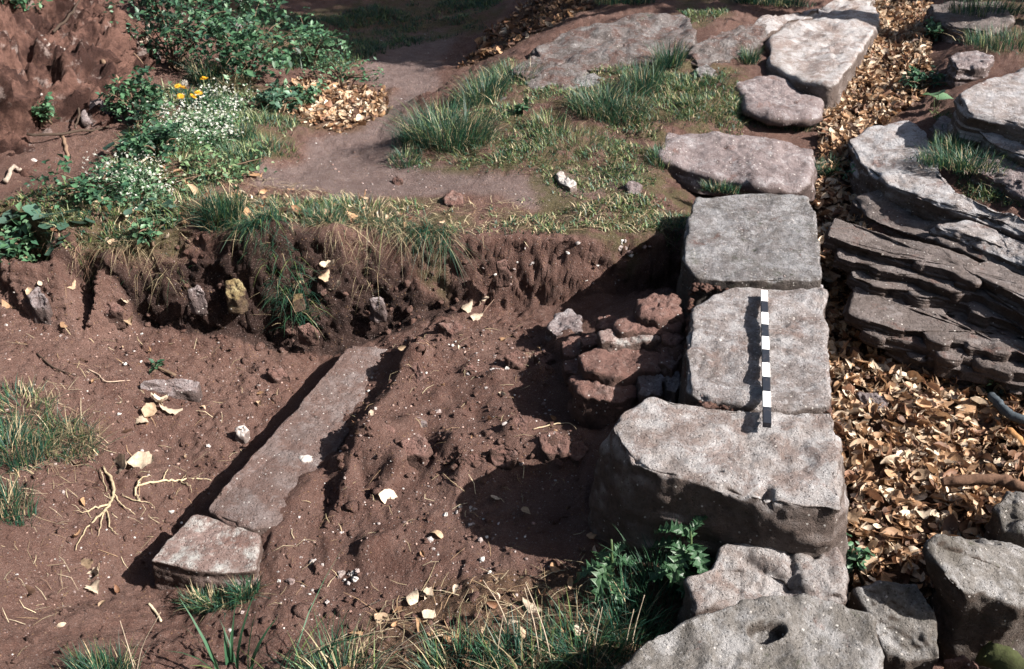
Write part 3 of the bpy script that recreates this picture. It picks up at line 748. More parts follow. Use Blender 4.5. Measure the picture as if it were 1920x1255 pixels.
# --- rubble core left of the blocks
rub = [('red', [(1193, 558), (1230, 545), (1272, 554), (1282, 582), (1240, 594), (1198, 588)], -.06, -.3, 'knobbly reddish lump topping the rubble heap', .03),
       ('red', [(1150, 604), (1200, 584), (1268, 590), (1280, 614), (1220, 622), (1160, 620)], -.11, -.33, 'brown rubble lump under the topmost knob', .025),
       ('corner', [(1122, 624), (1180, 612), (1238, 618), (1244, 634), (1180, 642), (1126, 640)], -.14, -.32, 'flat whitish stone lying in the rubble heap', .016),
       ('red', [(1080, 664), (1140, 642), (1240, 640), (1262, 664), (1235, 694), (1150, 700), (1092, 692)], -.18, -.42, 'long brown rubble stone below the flat whitish one', .025),
       ('red', [(1066, 708), (1130, 694), (1204, 704), (1196, 742), (1150, 752), (1092, 742)], -.25, -.47, 'red triangular rubble stone above the broken block', .02),
       ('violet', [(1194, 694), (1216, 684), (1246, 706), (1240, 738), (1203, 737)], -.21, -.42, 'angular blue grey rubble stone in the heap', .015),
       ('red', [(1050, 640), (1082, 626), (1106, 638), (1098, 662), (1060, 660)], -.28, -.42, 'small pale brown stone at left tip of the rubble', .02),
       ('red', [(1120, 596), (1150, 586), (1172, 598), (1150, 612), (1124, 610)], -.2, -.36, 'small red stone behind the flat whitish rubble stone', .016),
       ('red', [(1085, 632), (1112, 622), (1130, 634), (1112, 648), (1088, 646)], -.23, -.4, 'small rubble stone at left of the flat whitish one', .016),
       ('red', [(1240, 616), (1270, 610), (1286, 628), (1268, 646), (1244, 638)], -.13, -.33, 'rubble stone wedged against the block under the scale bar', .016),
       ('red', [(1236, 646), (1266, 642), (1280, 670), (1262, 694), (1238, 680)], -.16, -.36, 'lower rubble stone wedged against the same block', .016),
       ('red', [(1055, 676), (1080, 668), (1100, 684), (1082, 700), (1058, 696)], -.3, -.45, 'rubble stone at the lower left of heap', .016),
       ('red', [(1130, 742), (1160, 734), (1186, 744), (1170, 762), (1136, 762)], -.28, -.45, 'rubble stone tucked behind the broken block', .016),
       ('violet', [(1246, 700), (1270, 696), (1284, 716), (1268, 736), (1248, 728)], -.2, -.4, 'grey rubble stone tucked between two wall blocks', .016),
       ('violet', [(1026, 612), (1040, 588), (1066, 582), (1092, 592), (1084, 622), (1040, 628)], -.32, -.45, 'tilted flat stone on the upper trench floor', .012)]
for i, (mt, o, z, zb, lab, bv) in enumerate(rub):
    stone('rubble_stone', mt, o, zb, lab, 'rubble', z=z + .01, crumb=.006, bev=bv, amp=.013, freq=9, seed=20 + i, n=90, kt=16, ks=14, fine=1.4)

# --- bedrock on the far side of the leafy gully
bed = [('bedpale', [(1588, 262, .10), (1640, 236, .13), (1700, 226, .15), (1738, 250, .15), (1760, 310, .14), (1800, 368, .12), (1725, 366, .10), (1665, 345, .09), (1612, 302, .09)], -.2, 'broad pale bedrock slab right of the leafy gully', .03, .010),
       ('bedpale', [(1712, 366, .09), (1790, 362, .12), (1860, 388, .13), (1925, 410, .13), (2010, 440, .13), (1990, 466, .1), (1920, 440, .09), (1830, 408, .08), (1760, 388, .08)], -.12, 'long pale bedrock tongue with dark overhang beneath', .02, .012),
       ('bedpale', [(1752, 424, .03), (1815, 416, .05), (1900, 446, .06), (2010, 492, .06), (1990, 530, .03), (1900, 492, .02), (1810, 452, .01)], -.2, 'second pale bedrock tongue just below the first', .02, .012),
       ('bedpale', [(1796, 172, .38), (1850, 146, .40), (1925, 124, .43), (2040, 110, .45), (2060, 230, .38), (1960, 245, .36), (1880, 222, .35), (1815, 206, .36)], .18, 'big pale layered slab at the right edge', .03, .014),
       ('bedpale', [(1815, 226, .28), (1900, 236, .29), (2040, 265, .3), (2040, 330, .24), (1940, 300, .24), (1850, 262, .25)], .0, 'rough layered bedrock under the big right hand slab', .02, .016),
       ('violet', [(1800, 285, .18), (1880, 290, .2), (2000, 340, .2), (2040, 420, .14), (1960, 400, .14), (1880, 345, .14), (1830, 320, .15)], -.05, 'lumpy violet bedrock shelf beside the dark green tuft', .025, .016),
       ('bedrock', [(1600, 372, -.02), (1680, 358, .02), (1760, 392, .04), (1860, 432, .05), (2010, 505, .05), (2000, 545, .0), (1880, 500, -.01), (1760, 450, -.01), (1680, 428, -.03), (1620, 405, -.05)], -.3, 'brown bedrock shoulder between pale tongues and stepped ledges', .02, .014),
       ('violet', [(1780, 104, .32), (1830, 94, .34), (1862, 106, .34), (1850, 128, .31), (1795, 130, .3)], .1, 'small violet bedrock hump above the big right hand slab', .02, .012),
       ('bedrock', [(1745, 10, .34), (1790, 0, .38), (1880, 0, .42), (1900, 40, .4), (1850, 60, .36), (1790, 50, .34), (1755, 32, .33)], .1, 'dark bedrock lip in the top right corner', .02, .018),
       ('violet', [(1745, 230, .13), (1770, 215, .15), (1800, 225, .16), (1790, 250, .14), (1755, 255, .12)], -.05, 'small bedrock knob beside the bright green leaf', .02, .01)]
for i, (mt, o, zb, lab, bv, sa) in enumerate(bed):
    stone('bedrock_ledge', mt, o, zb, lab, 'bedrock', bev=bv * .7, amp=.018, freq=4, strata=sa * .6, frac=.006, chips=.02, seed=40 + i, n=170, kt=26, ks=26)

# stepped brown ledges: thin layers, each set forward of the one above
def ledge(label, fronts, backs, seed):
    c0 = P(*fronts[0][1][0], fronts[0][0])
    root = empty('bedrock_ledge', c0, label, 'bedrock', 'stepped bedrock ledges')
    for k, (z, fr, th) in enumerate(fronts):
        top = [P(a, b, z + .004 * math.sin(a * .05 + k)) for a, b in fr] + [P(a + 12, b - backs[min(k, 1)], z + .01) for a, b in fr[::-1]]
        me, c = stone_mesh('stratum', top, z - th, bev=.006, amp=.009, freq=4, strata=.005, frac=.012, seed=seed + k * 3, n=240, kt=16, ks=16, corner=1)
        link('stratum', me, M['bedrock'], root, loc=tuple(c - c0))


jr = random.Random(5)


def jog(curve, dx, dy, n=13):
    xs = [c[0] for c in curve]; out = []
    x0, x1 = xs[0] + dx, xs[-1]
    for k in range(n):
        x = x0 + (x1 - x0) * k / (n - 1)
        y = float(np.interp(x - dx, xs, [c[1] for c in curve])) + dy
        s = jr.uniform(-6, 6) if 0 < k < n - 1 else 0
        out += [(x - 4, y + s), (x + (x1 - x0) / (n - 1) - 10, y + (float(np.interp(x + (x1 - x0) / (n - 1) - dx, xs, [c[1] for c in curve])) + dy - y) * .8 + s)]
    return out


CA = [(1556, 442), (1600, 458), (1660, 472), (1740, 492), (1830, 522), (1930, 562), (2050, 612)]
ledge('upper stack of thin brown bedrock ledges above the leaves', [(-.02, jog(CA, 0, 0), .06), (-.07, jog(CA, 18, 40), .06), (-.12, jog(CA, 44, 76), .06), (-.17, jog(CA, 84, 108), .06), (-.22, jog(CA, 140, 136), .2)], (34, 62), 300)
CB = [(1596, 588), (1640, 606), (1730, 626), (1840, 650), (1950, 674), (2050, 702)]
ledge('lower stack of flat brown bedrock ledges reaching the gully leaves', [(-.18, jog(CB, 0, 0), .055), (-.225, jog(CB, 34, 34), .055), (-.27, jog(CB, 80, 62), .055), (-.315, jog(CB, 120, 84), .2)], (46, 62), 330)
stone('bedrock_ledge', 'bedrock', [(1690, 694, -.35), (1750, 684, -.335), (1840, 702, -.34), (1885, 722, -.35), (1800, 726, -.37), (1715, 714, -.37)], -.5, 'low brown stone lip among the fallen leaves', 'bedrock', bev=.01, amp=.012, freq=8, strata=.01, seed=52, n=120)

# --- outcrop beyond the turf
out = [('outcrop', [(1000, 92, .2), (1050, 62, .25), (1110, 42, .3), (1180, 30, .33), (1290, 26, .36), (1310, 60, .34), (1290, 95, .28), (1240, 112, .25), (1180, 126, .22), (1120, 130, .2), (1060, 118, .19), (1012, 108, .18)], -.05, 'wide grey outcrop with a dark notch beyond the turf'),
       ('violet', [(955, 128, .15), (1000, 104, .19), (1060, 112, .2), (1040, 132, .18), (985, 146, .14)], -.1, 'low broken stone at left tip of the far outcrop'),
       ('violet', [(985, 150, .14), (1020, 130, .18), (1070, 118, .2), (1105, 128, .19), (1100, 155, .15), (1072, 182, .12), (1040, 172, .12), (1000, 168, .12)], -.1, 'flat pale outcrop slab beside the dark green tufts'),
       ('block', [(1078, 145, .16), (1115, 135, .18), (1140, 148, .16), (1105, 175, .12), (1070, 168, .13)], -.1, 'small split slab right of the flat pale outcrop slab'),
       ('violet', [(925, 190, .08), (960, 175, .1), (985, 195, .07), (945, 210, .05)], -.1, 'low grey stone half sunk behind the big tuft'),
       ('violet', [(1286, 100, .27), (1330, 64, .32), (1390, 46, .35), (1440, 40, .35), (1430, 80, .3), (1370, 108, .26), (1310, 124, .24)], .05, 'dark crumbling outcrop left of the far slab'),
       ('violet', [(1180, 130, .2), (1250, 112, .24), (1300, 122, .23), (1290, 150, .18), (1220, 160, .16)], -.05, 'sloping grey rock between outcrop and rounded violet stone'),
       ('block', [(1300, 130, .23), (1325, 118, .25), (1345, 132, .23), (1315, 148, .2)], .0, 'grey brown boulder in grass before the far slab')]
for i, (mt, o, zb, lab) in enumerate(out):
    stone('outcrop_stone', {'violet': 'outcrop'}.get(mt, mt), [(q[0], q[1], q[2] - .025) for q in o], zb, lab, 'outcrop', frac=.012, chips=.025, bev=.02, amp=.03 if i in (0, 5, 6) else .012, freq=4, strata=.006, seed=70 + i, n=130, kt=22, ks=14,
          hole=(*P(1175, 78, .27)[:2], .13, .06, R(20), .09) if i == 0 else None)

# --- loose stones
loose = [('violet', [(1605, 735, -.36), (1650, 738, -.35), (1664, 752, -.36), (1650, 770, -.38), (1612, 752, -.38)], -.5, 'flat violet stone lying on the gully leaves'),
         ('dark', [(1600, 1098, -.3), (1655, 1085, -.28), (1720, 1092, -.3), (1760, 1150, -.34), (1765, 1225, -.4), (1700, 1235, -.42), (1640, 1190, -.38)], -.65, 'dark slab leaning in shade beside the socketed stone'),
         ('dark', [(1728, 1022, -.12), (1746, 1008, -.1), (1790, 1012, -.15), (1900, 1028, -.24), (1990, 1060, -.28), (1985, 1120, -.26), (1915, 1130, -.22), (1860, 1112, -.2), (1806, 1106, -.18), (1772, 1075, -.14)],
          'large angular boulder at lower right with pale ridge'),
         ('dark', [(1862, 940, -.26), (1885, 915, -.24), (1960, 920, -.24), (1960, 990, -.3), (1880, 990, -.32)], -.5, 'dark boulder under the bent branch at right edge'),
         ('red', [(1770, 1240, -.42), (1810, 1228, -.42), (1838, 1250, -.44), (1800, 1290, -.5)], -.65, 'pinkish stone at bottom edge beside the mossy log'),
         ('red', [(832, 366, -.02), (848, 356, -.01), (868, 362, -.01), (870, 378, -.03), (848, 384, -.04), (834, 380, -.04)], -.12, 'red brown stone at the edge of the cut bank'),
         ('red', [(735, 332, -.06), (744, 328, -.05), (756, 338, -.06), (748, 346, -.08), (737, 344, -.08)], -.14, 'small dark red stone on the path'),
         ('whitestone', [(1040, 324, -.01), (1052, 320, -.01), (1082, 345, -.02), (1068, 352, -.03), (1048, 342, -.03)], -.08, 'elongated white stone on the trodden turf'),
         ('violet', [(1172, 345, -.02), (1186, 336, -.01), (1204, 346, -.02), (1198, 362, -.04), (1176, 362, -.04)], -.1, 'low grey stone set in the turf before the wall'),
         ('yellow', [(420, 530, -.2), (438, 520, -.19), (456, 528, -.2), (460, 550, -.24), (446, 562, -.26), (424, 556, -.25)], -.34, 'yellow crusted stone sticking out of the dark bank'),
         ('yellow', [(546, 550, -.27), (568, 547, -.27), (570, 558, -.29), (548, 563, -.29)], -.36, 'small pale yellow chip in the dark bank'),
         ('violet', [(48, 552, -.2), (72, 538, -.19), (90, 560, -.21), (86, 576, -.24), (60, 574, -.24)], -.34, 'angular pinkish grey stone at the left foot of the bank'),
         ('red', [(185, 570, -.3), (220, 565, -.29), (228, 580, -.31), (195, 588, -.33)], -.42, 'flat brown stone lying at the ledge of the left bank'),
         ('whitestone', [(442, 800, -.57), (458, 795, -.57), (468, 806, -.58), (456, 816, -.59), (443, 812, -.59)], -.66, 'pale round cobble beside the shadowed edge of kerb slab'),
         ('violet', [(770, 784, -.42), (790, 780, -.42), (802, 792, -.43), (785, 800, -.44)], -.5, 'grey stone half sunk in the middle of trench floor'),
         ('red', [(1005, 816, -.35), (1040, 806, -.34), (1072, 826, -.35), (1060, 850, -.38), (1020, 846, -.38)], -.46, 'red lump of stone left of the broken block'),
         ('red', [(1068, 828, -.36), (1092, 822, -.36), (1104, 842, -.38), (1085, 866, -.4), (1066, 852, -.39)], -.46, 'small red stone touching the shaded side of broken block'),
         ('red', [(954, 780, -.33), (975, 772, -.32), (990, 790, -.34), (985, 812, -.37), (958, 806, -.37)], -.46, 'upright red clod stone in the middle ridge'),
         ('whitestone', [(560, 856, -.52), (578, 850, -.52), (586, 862, -.53), (572, 868, -.53)], -.56, 'white chip lying on the kerb slab'),
         ('red', [(766, 680, -.4), (784, 676, -.39), (798, 708, -.42), (785, 718, -.44), (768, 700, -.43)], -.52, 'thin upright slab edge beside the shadow in trench'),
         ('violet', [(260, 716, -.46), (330, 708, -.47), (375, 714, -.49), (370, 730, -.51), (300, 735, -.51), (262, 730, -.49)], -.6, 'long grey stone flush with the left slope'),
         ('red', [(555, 612, -.42), (580, 604, -.41), (596, 618, -.43), (575, 630, -.46)], -.52, 'reddish stone low in the dark bank below the hanging tuft'),
         ('violet', [(690, 560, -.33), (712, 552, -.32), (722, 568, -.34), (700, 578, -.37)], -.45, 'grey stone in the bank below the straw tuft'),
         ('red', [(930, 492, -.16), (948, 486, -.16), (958, 498, -.18), (940, 506, -.2)], -.3, 'small red stone in the clean part of bank face'),
         ('violet', [(350, 540, -.2), (372, 534, -.2), (384, 548, -.22), (362, 556, -.24)], -.34, 'dark stone in the bank left of the yellow crusted one'),
         ('red', [(672, 806, -.40), (705, 790, -.39), (742, 802, -.40), (738, 828, -.43), (690, 834, -.44)], -.55, 'broad earth covered stone at left end of middle ridge'),
         ('red', [(748, 826, -.40), (785, 812, -.39), (812, 830, -.40), (795, 852, -.43), (758, 850, -.43)], -.52, 'earth covered stone second along the middle ridge'),
         ('red', [(856, 858, -.40), (888, 846, -.39), (912, 862, -.41), (890, 882, -.45), (862, 878, -.45)], -.52, 'blocky earth lump at centre of middle ridge'),
         ('red', [(915, 842, -.38), (945, 830, -.37), (972, 846, -.38), (955, 872, -.43), (925, 868, -.43)], -.5, 'crumbling red stone right of the blocky lump in ridge'),
         ('red', [(690, 845, -.43), (716, 838, -.43), (728, 852, -.45), (704, 862, -.47)], -.54, 'small red stone just below left end of middle ridge'),
         ('red', [(820, 606, -.38), (850, 598, -.37), (870, 612, -.39), (846, 626, -.41)], -.5, 'flat red stone by foot of the clean bank'),
         ('red', [(945, 668, -.36), (968, 656, -.35), (990, 668, -.36), (974, 684, -.39)], -.46, 'pointed red stone below the large pale leaf'),
         ('red', [(1000, 662, -.35), (1022, 654, -.34), (1040, 668, -.36), (1018, 680, -.38)], -.46, 'flat red stone left of the rubble tip'),
         ('red', [(862, 690, -.40), (884, 682, -.39), (900, 694, -.41), (880, 704, -.43)], -.5, 'small earth covered stone in middle of upper floor'),
         ('red', [(500, 845 - 150, -.55), (530, 690, -.55), (545, 705, -.57), (515, 712, -.58)], -.64, 'red stone at the foot of the dark bank')]
J_BASE = [(1715, 1060, -.6), (1740, 1030, -.6), (1850, 1030, -.6), (2000, 1080, -.6), (2000, 1260, -.6), (1860, 1265, -.6), (1780, 1255, -.6), (1725, 1160, -.6)]
for i, it in enumerate(loose):
    if len(it) == 3: it = (it[0], it[1], J_BASE, it[2])
    mt, o, zb, lab = it
    big = i in (1, 2, 3)
    stone('loose_stone', mt, o, zb, lab, 'stone', bev=.025 if big else .012, amp=.02 if big else .008, freq=6 if big else 22, seed=100 + i,
          n=140 if big else 56, kt=22 if big else 9, ks=18 if big else 8)

# --- earth mound with torn roots, upper left
mt_top = [(240, 68, .27), (165, 130, .31), (60, 168, .33), (-60, 185, .4), (-250, 120, .55), (-350, 0, .65), (-120, -80, .72), (70, -45, .66), (178, 0, .47), (215, 30, .36)]
mt_base = [(306, 150, -.08), (300, 215, -.08), (262, 285, -.08), (180, 330, -.08), (80, 362, -.08), (-80, 400, -.08), (-350, 420, -.08), (-700, 200, -.1), (-500, 0, -.1), (-100, -60, -.1), (150, -30, -.1), (270, 60, -.1), (298, 105, -.08)]
me, c = stone_mesh('earth_mound', px(mt_top), px(mt_base), bev=.09, amp=.085, freq=3.0, seed=150, n=340, kt=80, ks=80, corner=6, fine=1.6, cav=.17, crumb=.035)
mm = NT('mound_earth'); v = mm.pos()
cc = mm.mix(mm.ramp(mm.noise(v, 4, 6, .65), .4, .6), (0.04, 0.02, 0.017), (0.17, 0.092, 0.073))
cc = mm.mix(mm.ramp(mm.noise(v, 5.5, 6, .7), .56, .66, 0, .85), cc, (0.33, 0.26, 0.24))
cc = mm.mix(mm.ramp(mm.noise(v, 40, 6, .75), .3, .75, 0, .6), cc, (0.05, 0.025, 0.02))
nr = mm.bump(mm.noise(v, 14, 8, .75), .9, .05)
nr = mm.bump(mm.noise(v, 80, 6, .75), .9, .02, nr)
link('earth_mound', me, mm.done(cc, .95, nr, .15), kind='structure', loc=tuple(c), label='steep mound of torn red earth with hanging roots')

# ------------------------------------------------------------------ scale bar
bar_a, bar_b = P(1437.5, 802, .016), P(1432, 552, .022)
L = np.linalg.norm(bar_b - bar_a)
sb = empty('scale_bar', bar_a, 'black and white ten band photographic scale bar on the wall blocks', 'scale bar')
dv = (bar_b - bar_a) / L
sb.rotation_euler = Vector(dv).to_track_quat('Y', 'Z').to_euler()


def boxmesh(name, sx, sy, sz, bev=0.0012):
    import bmesh
    bm = bmesh.new(); bmesh.ops.create_cube(bm, size=1)
    for q in bm.verts: q.co = Vector((q.co.x * sx, q.co.y * sy, q.co.z * sz))
    bmesh.ops.bevel(bm, geom=[e for e in bm.edges if abs((e.verts[0].co - e.verts[1].co).y) > sy * .5], offset=bev, segments=2, affect='EDGES', profile=.5)
    me = bpy.data.meshes.new(name); bm.to_mesh(me); bm.free(); return me


seg_w, seg_b = boxmesh('white_band', .0275, L / 10, .02), boxmesh('black_band', .0275, L / 10, .02)
for k in range(10):
    wht = k % 2 == 1
    link('white_band' if wht else 'black_band', seg_w if wht else seg_b, M['paint_white' if wht else 'paint_black'], sb, loc=(0, L * (k + .5) / 10, .010))
# ------------------------------------------------------------------ grass
TEAL, GREEN, YELL, STRAW, DARKG = (0.014, 0.052, 0.036), (0.028, 0.082, 0.040), (0.12, 0.16, 0.055), (0.36, 0.29, 0.18), (0.014, 0.036, 0.02)


def tints(n, pal, w):
    k = rng.choice(len(pal), n, p=np.array(w) / sum(w))
    return np.array(pal)[k] * rng.uniform(0.7, 1.3, (n, 1))


def blades(mb, roots, h, width, lean, dirs, col, seg=4, droop=0.0):
    """arched tapering blades; roots (n,3), h (n), dirs (n) azimuth of the lean"""
    n = len(roots)
    t = np.linspace(0, 1, seg + 1)[None, :]
    o = np.stack([np.cos(dirs), np.sin(dirs), np.zeros(n)], 1)
    side = np.stack([-np.sin(dirs + rng.normal(0, .7, n)), np.cos(dirs + rng.normal(0, .7, n)), np.zeros(n)], 1)
    le = np.broadcast_to(lean, n)[:, None]
    z = h[:, None] * (t - (0.35 + droop) * le * t ** 2.2)
    r = h[:, None] * le * t ** 1.6
    mid = roots[:, None] + o[:, None] * r[..., None] + np.array([0, 0, 1.0]) * z[..., None]
    w = np.broadcast_to(width, n)[:, None] * (1 - t ** 1.6) * 0.5
    Lf = mid[:, :-1] - side[:, None] * w[:, :-1, None]
    Rt = mid[:, :-1] + side[:, None] * w[:, :-1, None]
    V = np.concatenate([Lf, Rt, mid[:, -1:]], 1)             # n, 2*seg+1, 3
    k = 2 * seg + 1
    b = (np.arange(n) * k)[:, None]
    Q = [np.stack([b[:, 0] + i, b[:, 0] + seg + i, b[:, 0] + seg + i + 1, b[:, 0] + i + 1], 1) for i in range(seg - 1)]
    T = np.stack([b[:, 0] + seg - 1, b[:, 0] + 2 * seg - 1, b[:, 0] + 2 * seg], 1)
    fade = np.concatenate([np.linspace(.55, 1.1, seg), np.linspace(.55, 1.1, seg), [1.2]])
    C = (np.asarray(col)[:, None, :] * np.ones((1, k, 1))).reshape(-1, 3)
    mb.add(V.reshape(-1, 3), np.concatenate(Q) if Q else None, T, C)


def tuft(pxx, pyy, label, n=160, h=.16, rad=.07, lean=.55, pal=(TEAL, GREEN, YELL, STRAW), w=(5, 4, 1, 1), width=.004, droop=0.0, toward=None, name='grass_tuft', loc=None, elong=(1, 1), group='grass tufts'):
    if n > 70: n = int(n * 2.1)
    p = hit(pxx, pyy) if loc is None else np.array(loc)
    a = rng.uniform(0, 2 * np.pi, n); r = rad * np.sqrt(rng.uniform(0, 1, n))
    x, y = p[0] + np.cos(a) * r * elong[0], p[1] + np.sin(a) * r * elong[1]
    z = hz(x, y) - .012 if loc is None else np.full(n, p[2])
    z = np.minimum(z, p[2] + .03)
    d = a + rng.normal(0, .6, n)
    if toward is not None: d = np.where(rng.uniform(size=n) < .75, toward + rng.normal(0, .7, n), d)
    hh = h * rng.uniform(.45, 1.1, n)
    mb = MB()
    if n > 70:                                             # thatch: short, bent and dead blades round the foot
        k_ = n // 3; a2 = rng.uniform(0, 6.283, k_); r2_ = rad * 1.25 * np.sqrt(rng.uniform(0, 1, k_))
        x2, y2 = p[0] + np.cos(a2) * r2_ * elong[0], p[1] + np.sin(a2) * r2_ * elong[1]
        z2 = np.minimum(hz(x2, y2) - .005 if loc is None else np.full(k_, p[2]), p[2] + .03)
        blades(mb, np.stack([x2, y2, z2], 1), h * rng.uniform(.25, .7, k_), width * rng.uniform(.6, 1.2, k_), rng.uniform(.9, 1.7, k_), rng.uniform(0, 6.283, k_), tints(k_, (STRAW, GREEN, (.13, .085, .05), TEAL), (1.5, 3, 2, 4)), 3)
    blades(mb, np.stack([x, y, z], 1), hh, width * rng.uniform(.6, 1.3, n), lean * rng.uniform(.3, 1.5, n), d, tints(n, pal, w), 4, droop)
    return link(name, mb.mesh(name, p), M['grass'], label=label, cat='grass', group=group, loc=tuple(p))


tuft(835, 262, 'biggest dark tuft of arching grass at right edge of path', 640, .25, .2, .75, elong=(1.4, .8))
tuft(762, 300, 'low dark tuft at the left foot of the biggest tuft', 150, .10, .09, .6)
tuft(905, 178, 'dark tuft in front of the far outcrop tip', 320, .19, .16, .65, elong=(1, 1.4))
tuft(1118, 205, 'bushy tuft in middle of the far turf', 330, .19, .17, .7)
tuft(1165, 212, 'lower tuft joined to right of the bushy turf tuft', 220, .16, .17, .7)
tuft(1205, 165, 'tall tuft between far outcrop and rounded violet stone', 240, .21, .12, .45)
tuft(1256, 118, 'upper tuft at right shoulder of the far outcrop', 170, .2, .1, .45)
tuft(1030, 235, 'sparse tuft left of the bushy turf tuft', 130, .11, .14, .6, w=(2, 4, 4, 1))
tuft(418, 412, 'upright tuft at left on top of the cut bank', 330, .21, .10, .5, toward=R(-60))
tuft(508, 428, 'dense tuft hanging over the lip of the dark bank', 380, .16, .12, .9, droop=.7, toward=R(-85), elong=(1.4, .5))
tuft(612, 412, 'small green tuft on bank top right of the hanging one', 150, .11, .1, .6)
tuft(735, 428, 'straggling straw and green tuft hanging down the bank', 130, .2, .12, 1.0, w=(2, 2, 1, 4), droop=.9, toward=R(-95), elong=(1.5, .4), width=.003)
tuft(815, 434, 'thin dark blades hanging from the bank beside the straw', 110, .22, .08, 1.0, w=(4, 3, 0, 2), droop=.9, toward=R(-80), elong=(1.2, .4), width=.003)
tuft(640, 430, 'pale dead grass hanging over the lip left of the straw tuft', 90, .16, .12, 1.0, pal=(STRAW, (.25, .19, .12), GREEN), w=(5, 3, 1), droop=.9, toward=R(-95), elong=(1.5, .4), width=.0025)
tuft(250, 455, 'pale dead grass hanging from the left part of bank', 110, .15, .14, 1.0, pal=(STRAW, (.25, .19, .12), GREEN), w=(5, 3, 1), droop=.9, toward=R(-95), elong=(1.8, .4), width=.0025)
tuft(165, 475, 'reddish dead rootlets hanging at far left of bank', 110, .13, .12, 1.0, pal=((.25, .15, .1), STRAW), w=(4, 2), droop=.9, toward=R(-95), elong=(1.8, .4), width=.0025)
for (a_, b_, l_, n_, h_, r_, w_) in [(560, 400, 'scrubby grass on bank top above the hanging tuft', 200, .09, .16, (3, 5, 3, 2)), (680, 400, 'scrubby grass on bank top above the straw tuft', 200, .08, .16, (3, 4, 3, 4)), (500, 275, 'grass at the left kerb of path opposite the biggest tuft', 200, .09, .14, (3, 5, 4, 1)),
                                     (900, 280, 'short grass fringe right of the biggest tuft', 260, .07, .2, (3, 5, 5, 1)), (980, 300, 'short grass fringe farther right of the biggest tuft', 240, .06, .2, (2, 5, 6, 1)), (1080, 270, 'grass mat below the bushy turf tuft', 260, .07, .2, (2, 5, 6, 1)), (1150, 300, 'grass mat left of the purple boulder slab', 220, .06, .18, (2, 5, 6, 1)),
                                     (1330, 200, 'grass left of the rounded violet stone', 240, .08, .2, (2, 5, 5, 1)), (1260, 210, 'grass above the purple boulder slab', 240, .08, .2, (2, 5, 5, 1)), (960, 150, 'grass spilling around the low outcrop stones', 260, .14, .16, (5, 4, 2, 1)), (1300, 165, 'grass before the grey brown boulder', 200, .09, .16, (3, 5, 4, 1)),
                                     (1270, 430, 'grass at left side of the far dressed block', 160, .08, .1, (3, 5, 2, 2)), (360, 380, 'pale grass left of the upright tuft', 200, .08, .16, (2, 4, 4, 4)), (200, 430, 'weedy grass on the left bank top', 220, .09, .2, (3, 4, 3, 3)), (330, 310, 'grass beneath the white flowers', 240, .08, .2, (2, 4, 5, 3))]:
    tuft(a_, b_, l_, n_, h_, r_, .8, w=w_, elong=(1.3, .9))
tuft(395, 160, 'blue green tuft behind the dandelions', 300, .24, .12, .45)
tuft(440, 170, 'straw coloured tuft behind the dandelions', 120, .2, .08, .7, pal=(STRAW, GREEN), w=(5, 1), toward=R(0))
tuft(455, 262, 'dark tuft right of the white flowers', 170, .13, .08, .45)
tuft(452, 300, 'light tuft at edge of path below white flowers', 190, .11, .11, .55, w=(3, 5, 2, 1))
tuft(120, 830, 'faded tuft on left slope mixed with straw', 260, .15, .12, .8, w=(2, 3, 1, 4), toward=R(-20))
tuft(20, 850, 'green tuft cut by the left edge', 260, .16, .12, .6, w=(5, 3, 1, 2))
tuft(40, 770, 'short tuft above the faded one on left slope', 180, .1, .12, .8, w=(3, 3, 1, 3))
tuft(5, 960, 'tuft in left edge below the green one', 160, .16, .1, .5, w=(5, 3, 0, 2))
tuft(1478, 252, 'dark grass fringe under the rounded violet stone', 220, .09, .1, .4, loc=P(1478, 250, -.02), elong=(2.0, .4))
tuft(1420, 248, 'small grass fringe at left foot of rounded violet stone', 80, .08, .06, .5, loc=P(1415, 246, -.02))
tuft(1552, 325, 'tuft growing in the gap between wall and pale bedrock', 160, .11, .06, .5)
tuft(1820, 325, 'dark mat of grass on the bedrock at right', 420, .10, .16, .6, loc=P(1815, 310, .15), elong=(1.6, .8))
tuft(1790, 285, 'small dark tuft above the grass mat on bedrock', 140, .1, .1, .5, loc=P(1785, 282, .16))
tuft(1400, 985, 'thin upright blades at foot of the broken block', 60, .13, .04, .35, loc=P(1405, 990, -.22), width=.003, w=(3, 6, 1, 1))
tuft(1455, 990, 'bright row of upright blades before the broken block', 90, .12, .06, .3, loc=P(1462, 992, -.22), width=.003, w=(2, 7, 1, 1), elong=(1.3, .5))
tuft(1510, 985, 'short upright blades at right before the broken block', 90, .12, .05, .3, loc=P(1510, 988, -.22), width=.003, w=(3, 6, 1, 1), elong=(1.3, .5))
tuft(1240, 1130, 'dark lush tuft below the thistle', 150, .2, .11, .5, w=(5, 6, 0, 0))
tuft(1180, 1190, 'lush tuft left of the socketed stone', 120, .2, .1, .5, w=(5, 6, 0, 1))
tuft(1100, 1240, 'lush tuft at bottom edge near the socketed stone', 150, .2, .12, .5, w=(5, 6, 1, 1))
tuft(980, 1260, 'tall green tuft at the bottom centre', 130, .2, .12, .5, w=(5, 5, 1, 2))
tuft(860, 1275, 'sparse tuft at bottom left of centre', 150, .16, .12, .6, w=(4, 5, 1, 3))
tuft(195, 1275, 'fuzzy dark tuft at bottom left edge', 260, .13, .09, .4, w=(5, 3, 1, 1), width=.003)
tuft(405, 1135, 'small tuft growing against the squared kerb stone', 200, .1, .08, .6, w=(3, 5, 1, 2), elong=(1.4, .6))
tuft(460, 1115, 'few green blades at right corner of the kerb stone', 80, .11, .05, .5, w=(4, 5, 0, 1))
tuft(440, 1268, 'broad blades rising from the bottom edge', 16, .30, .06, .5, w=(0, 5, 3, 0), width=.012)
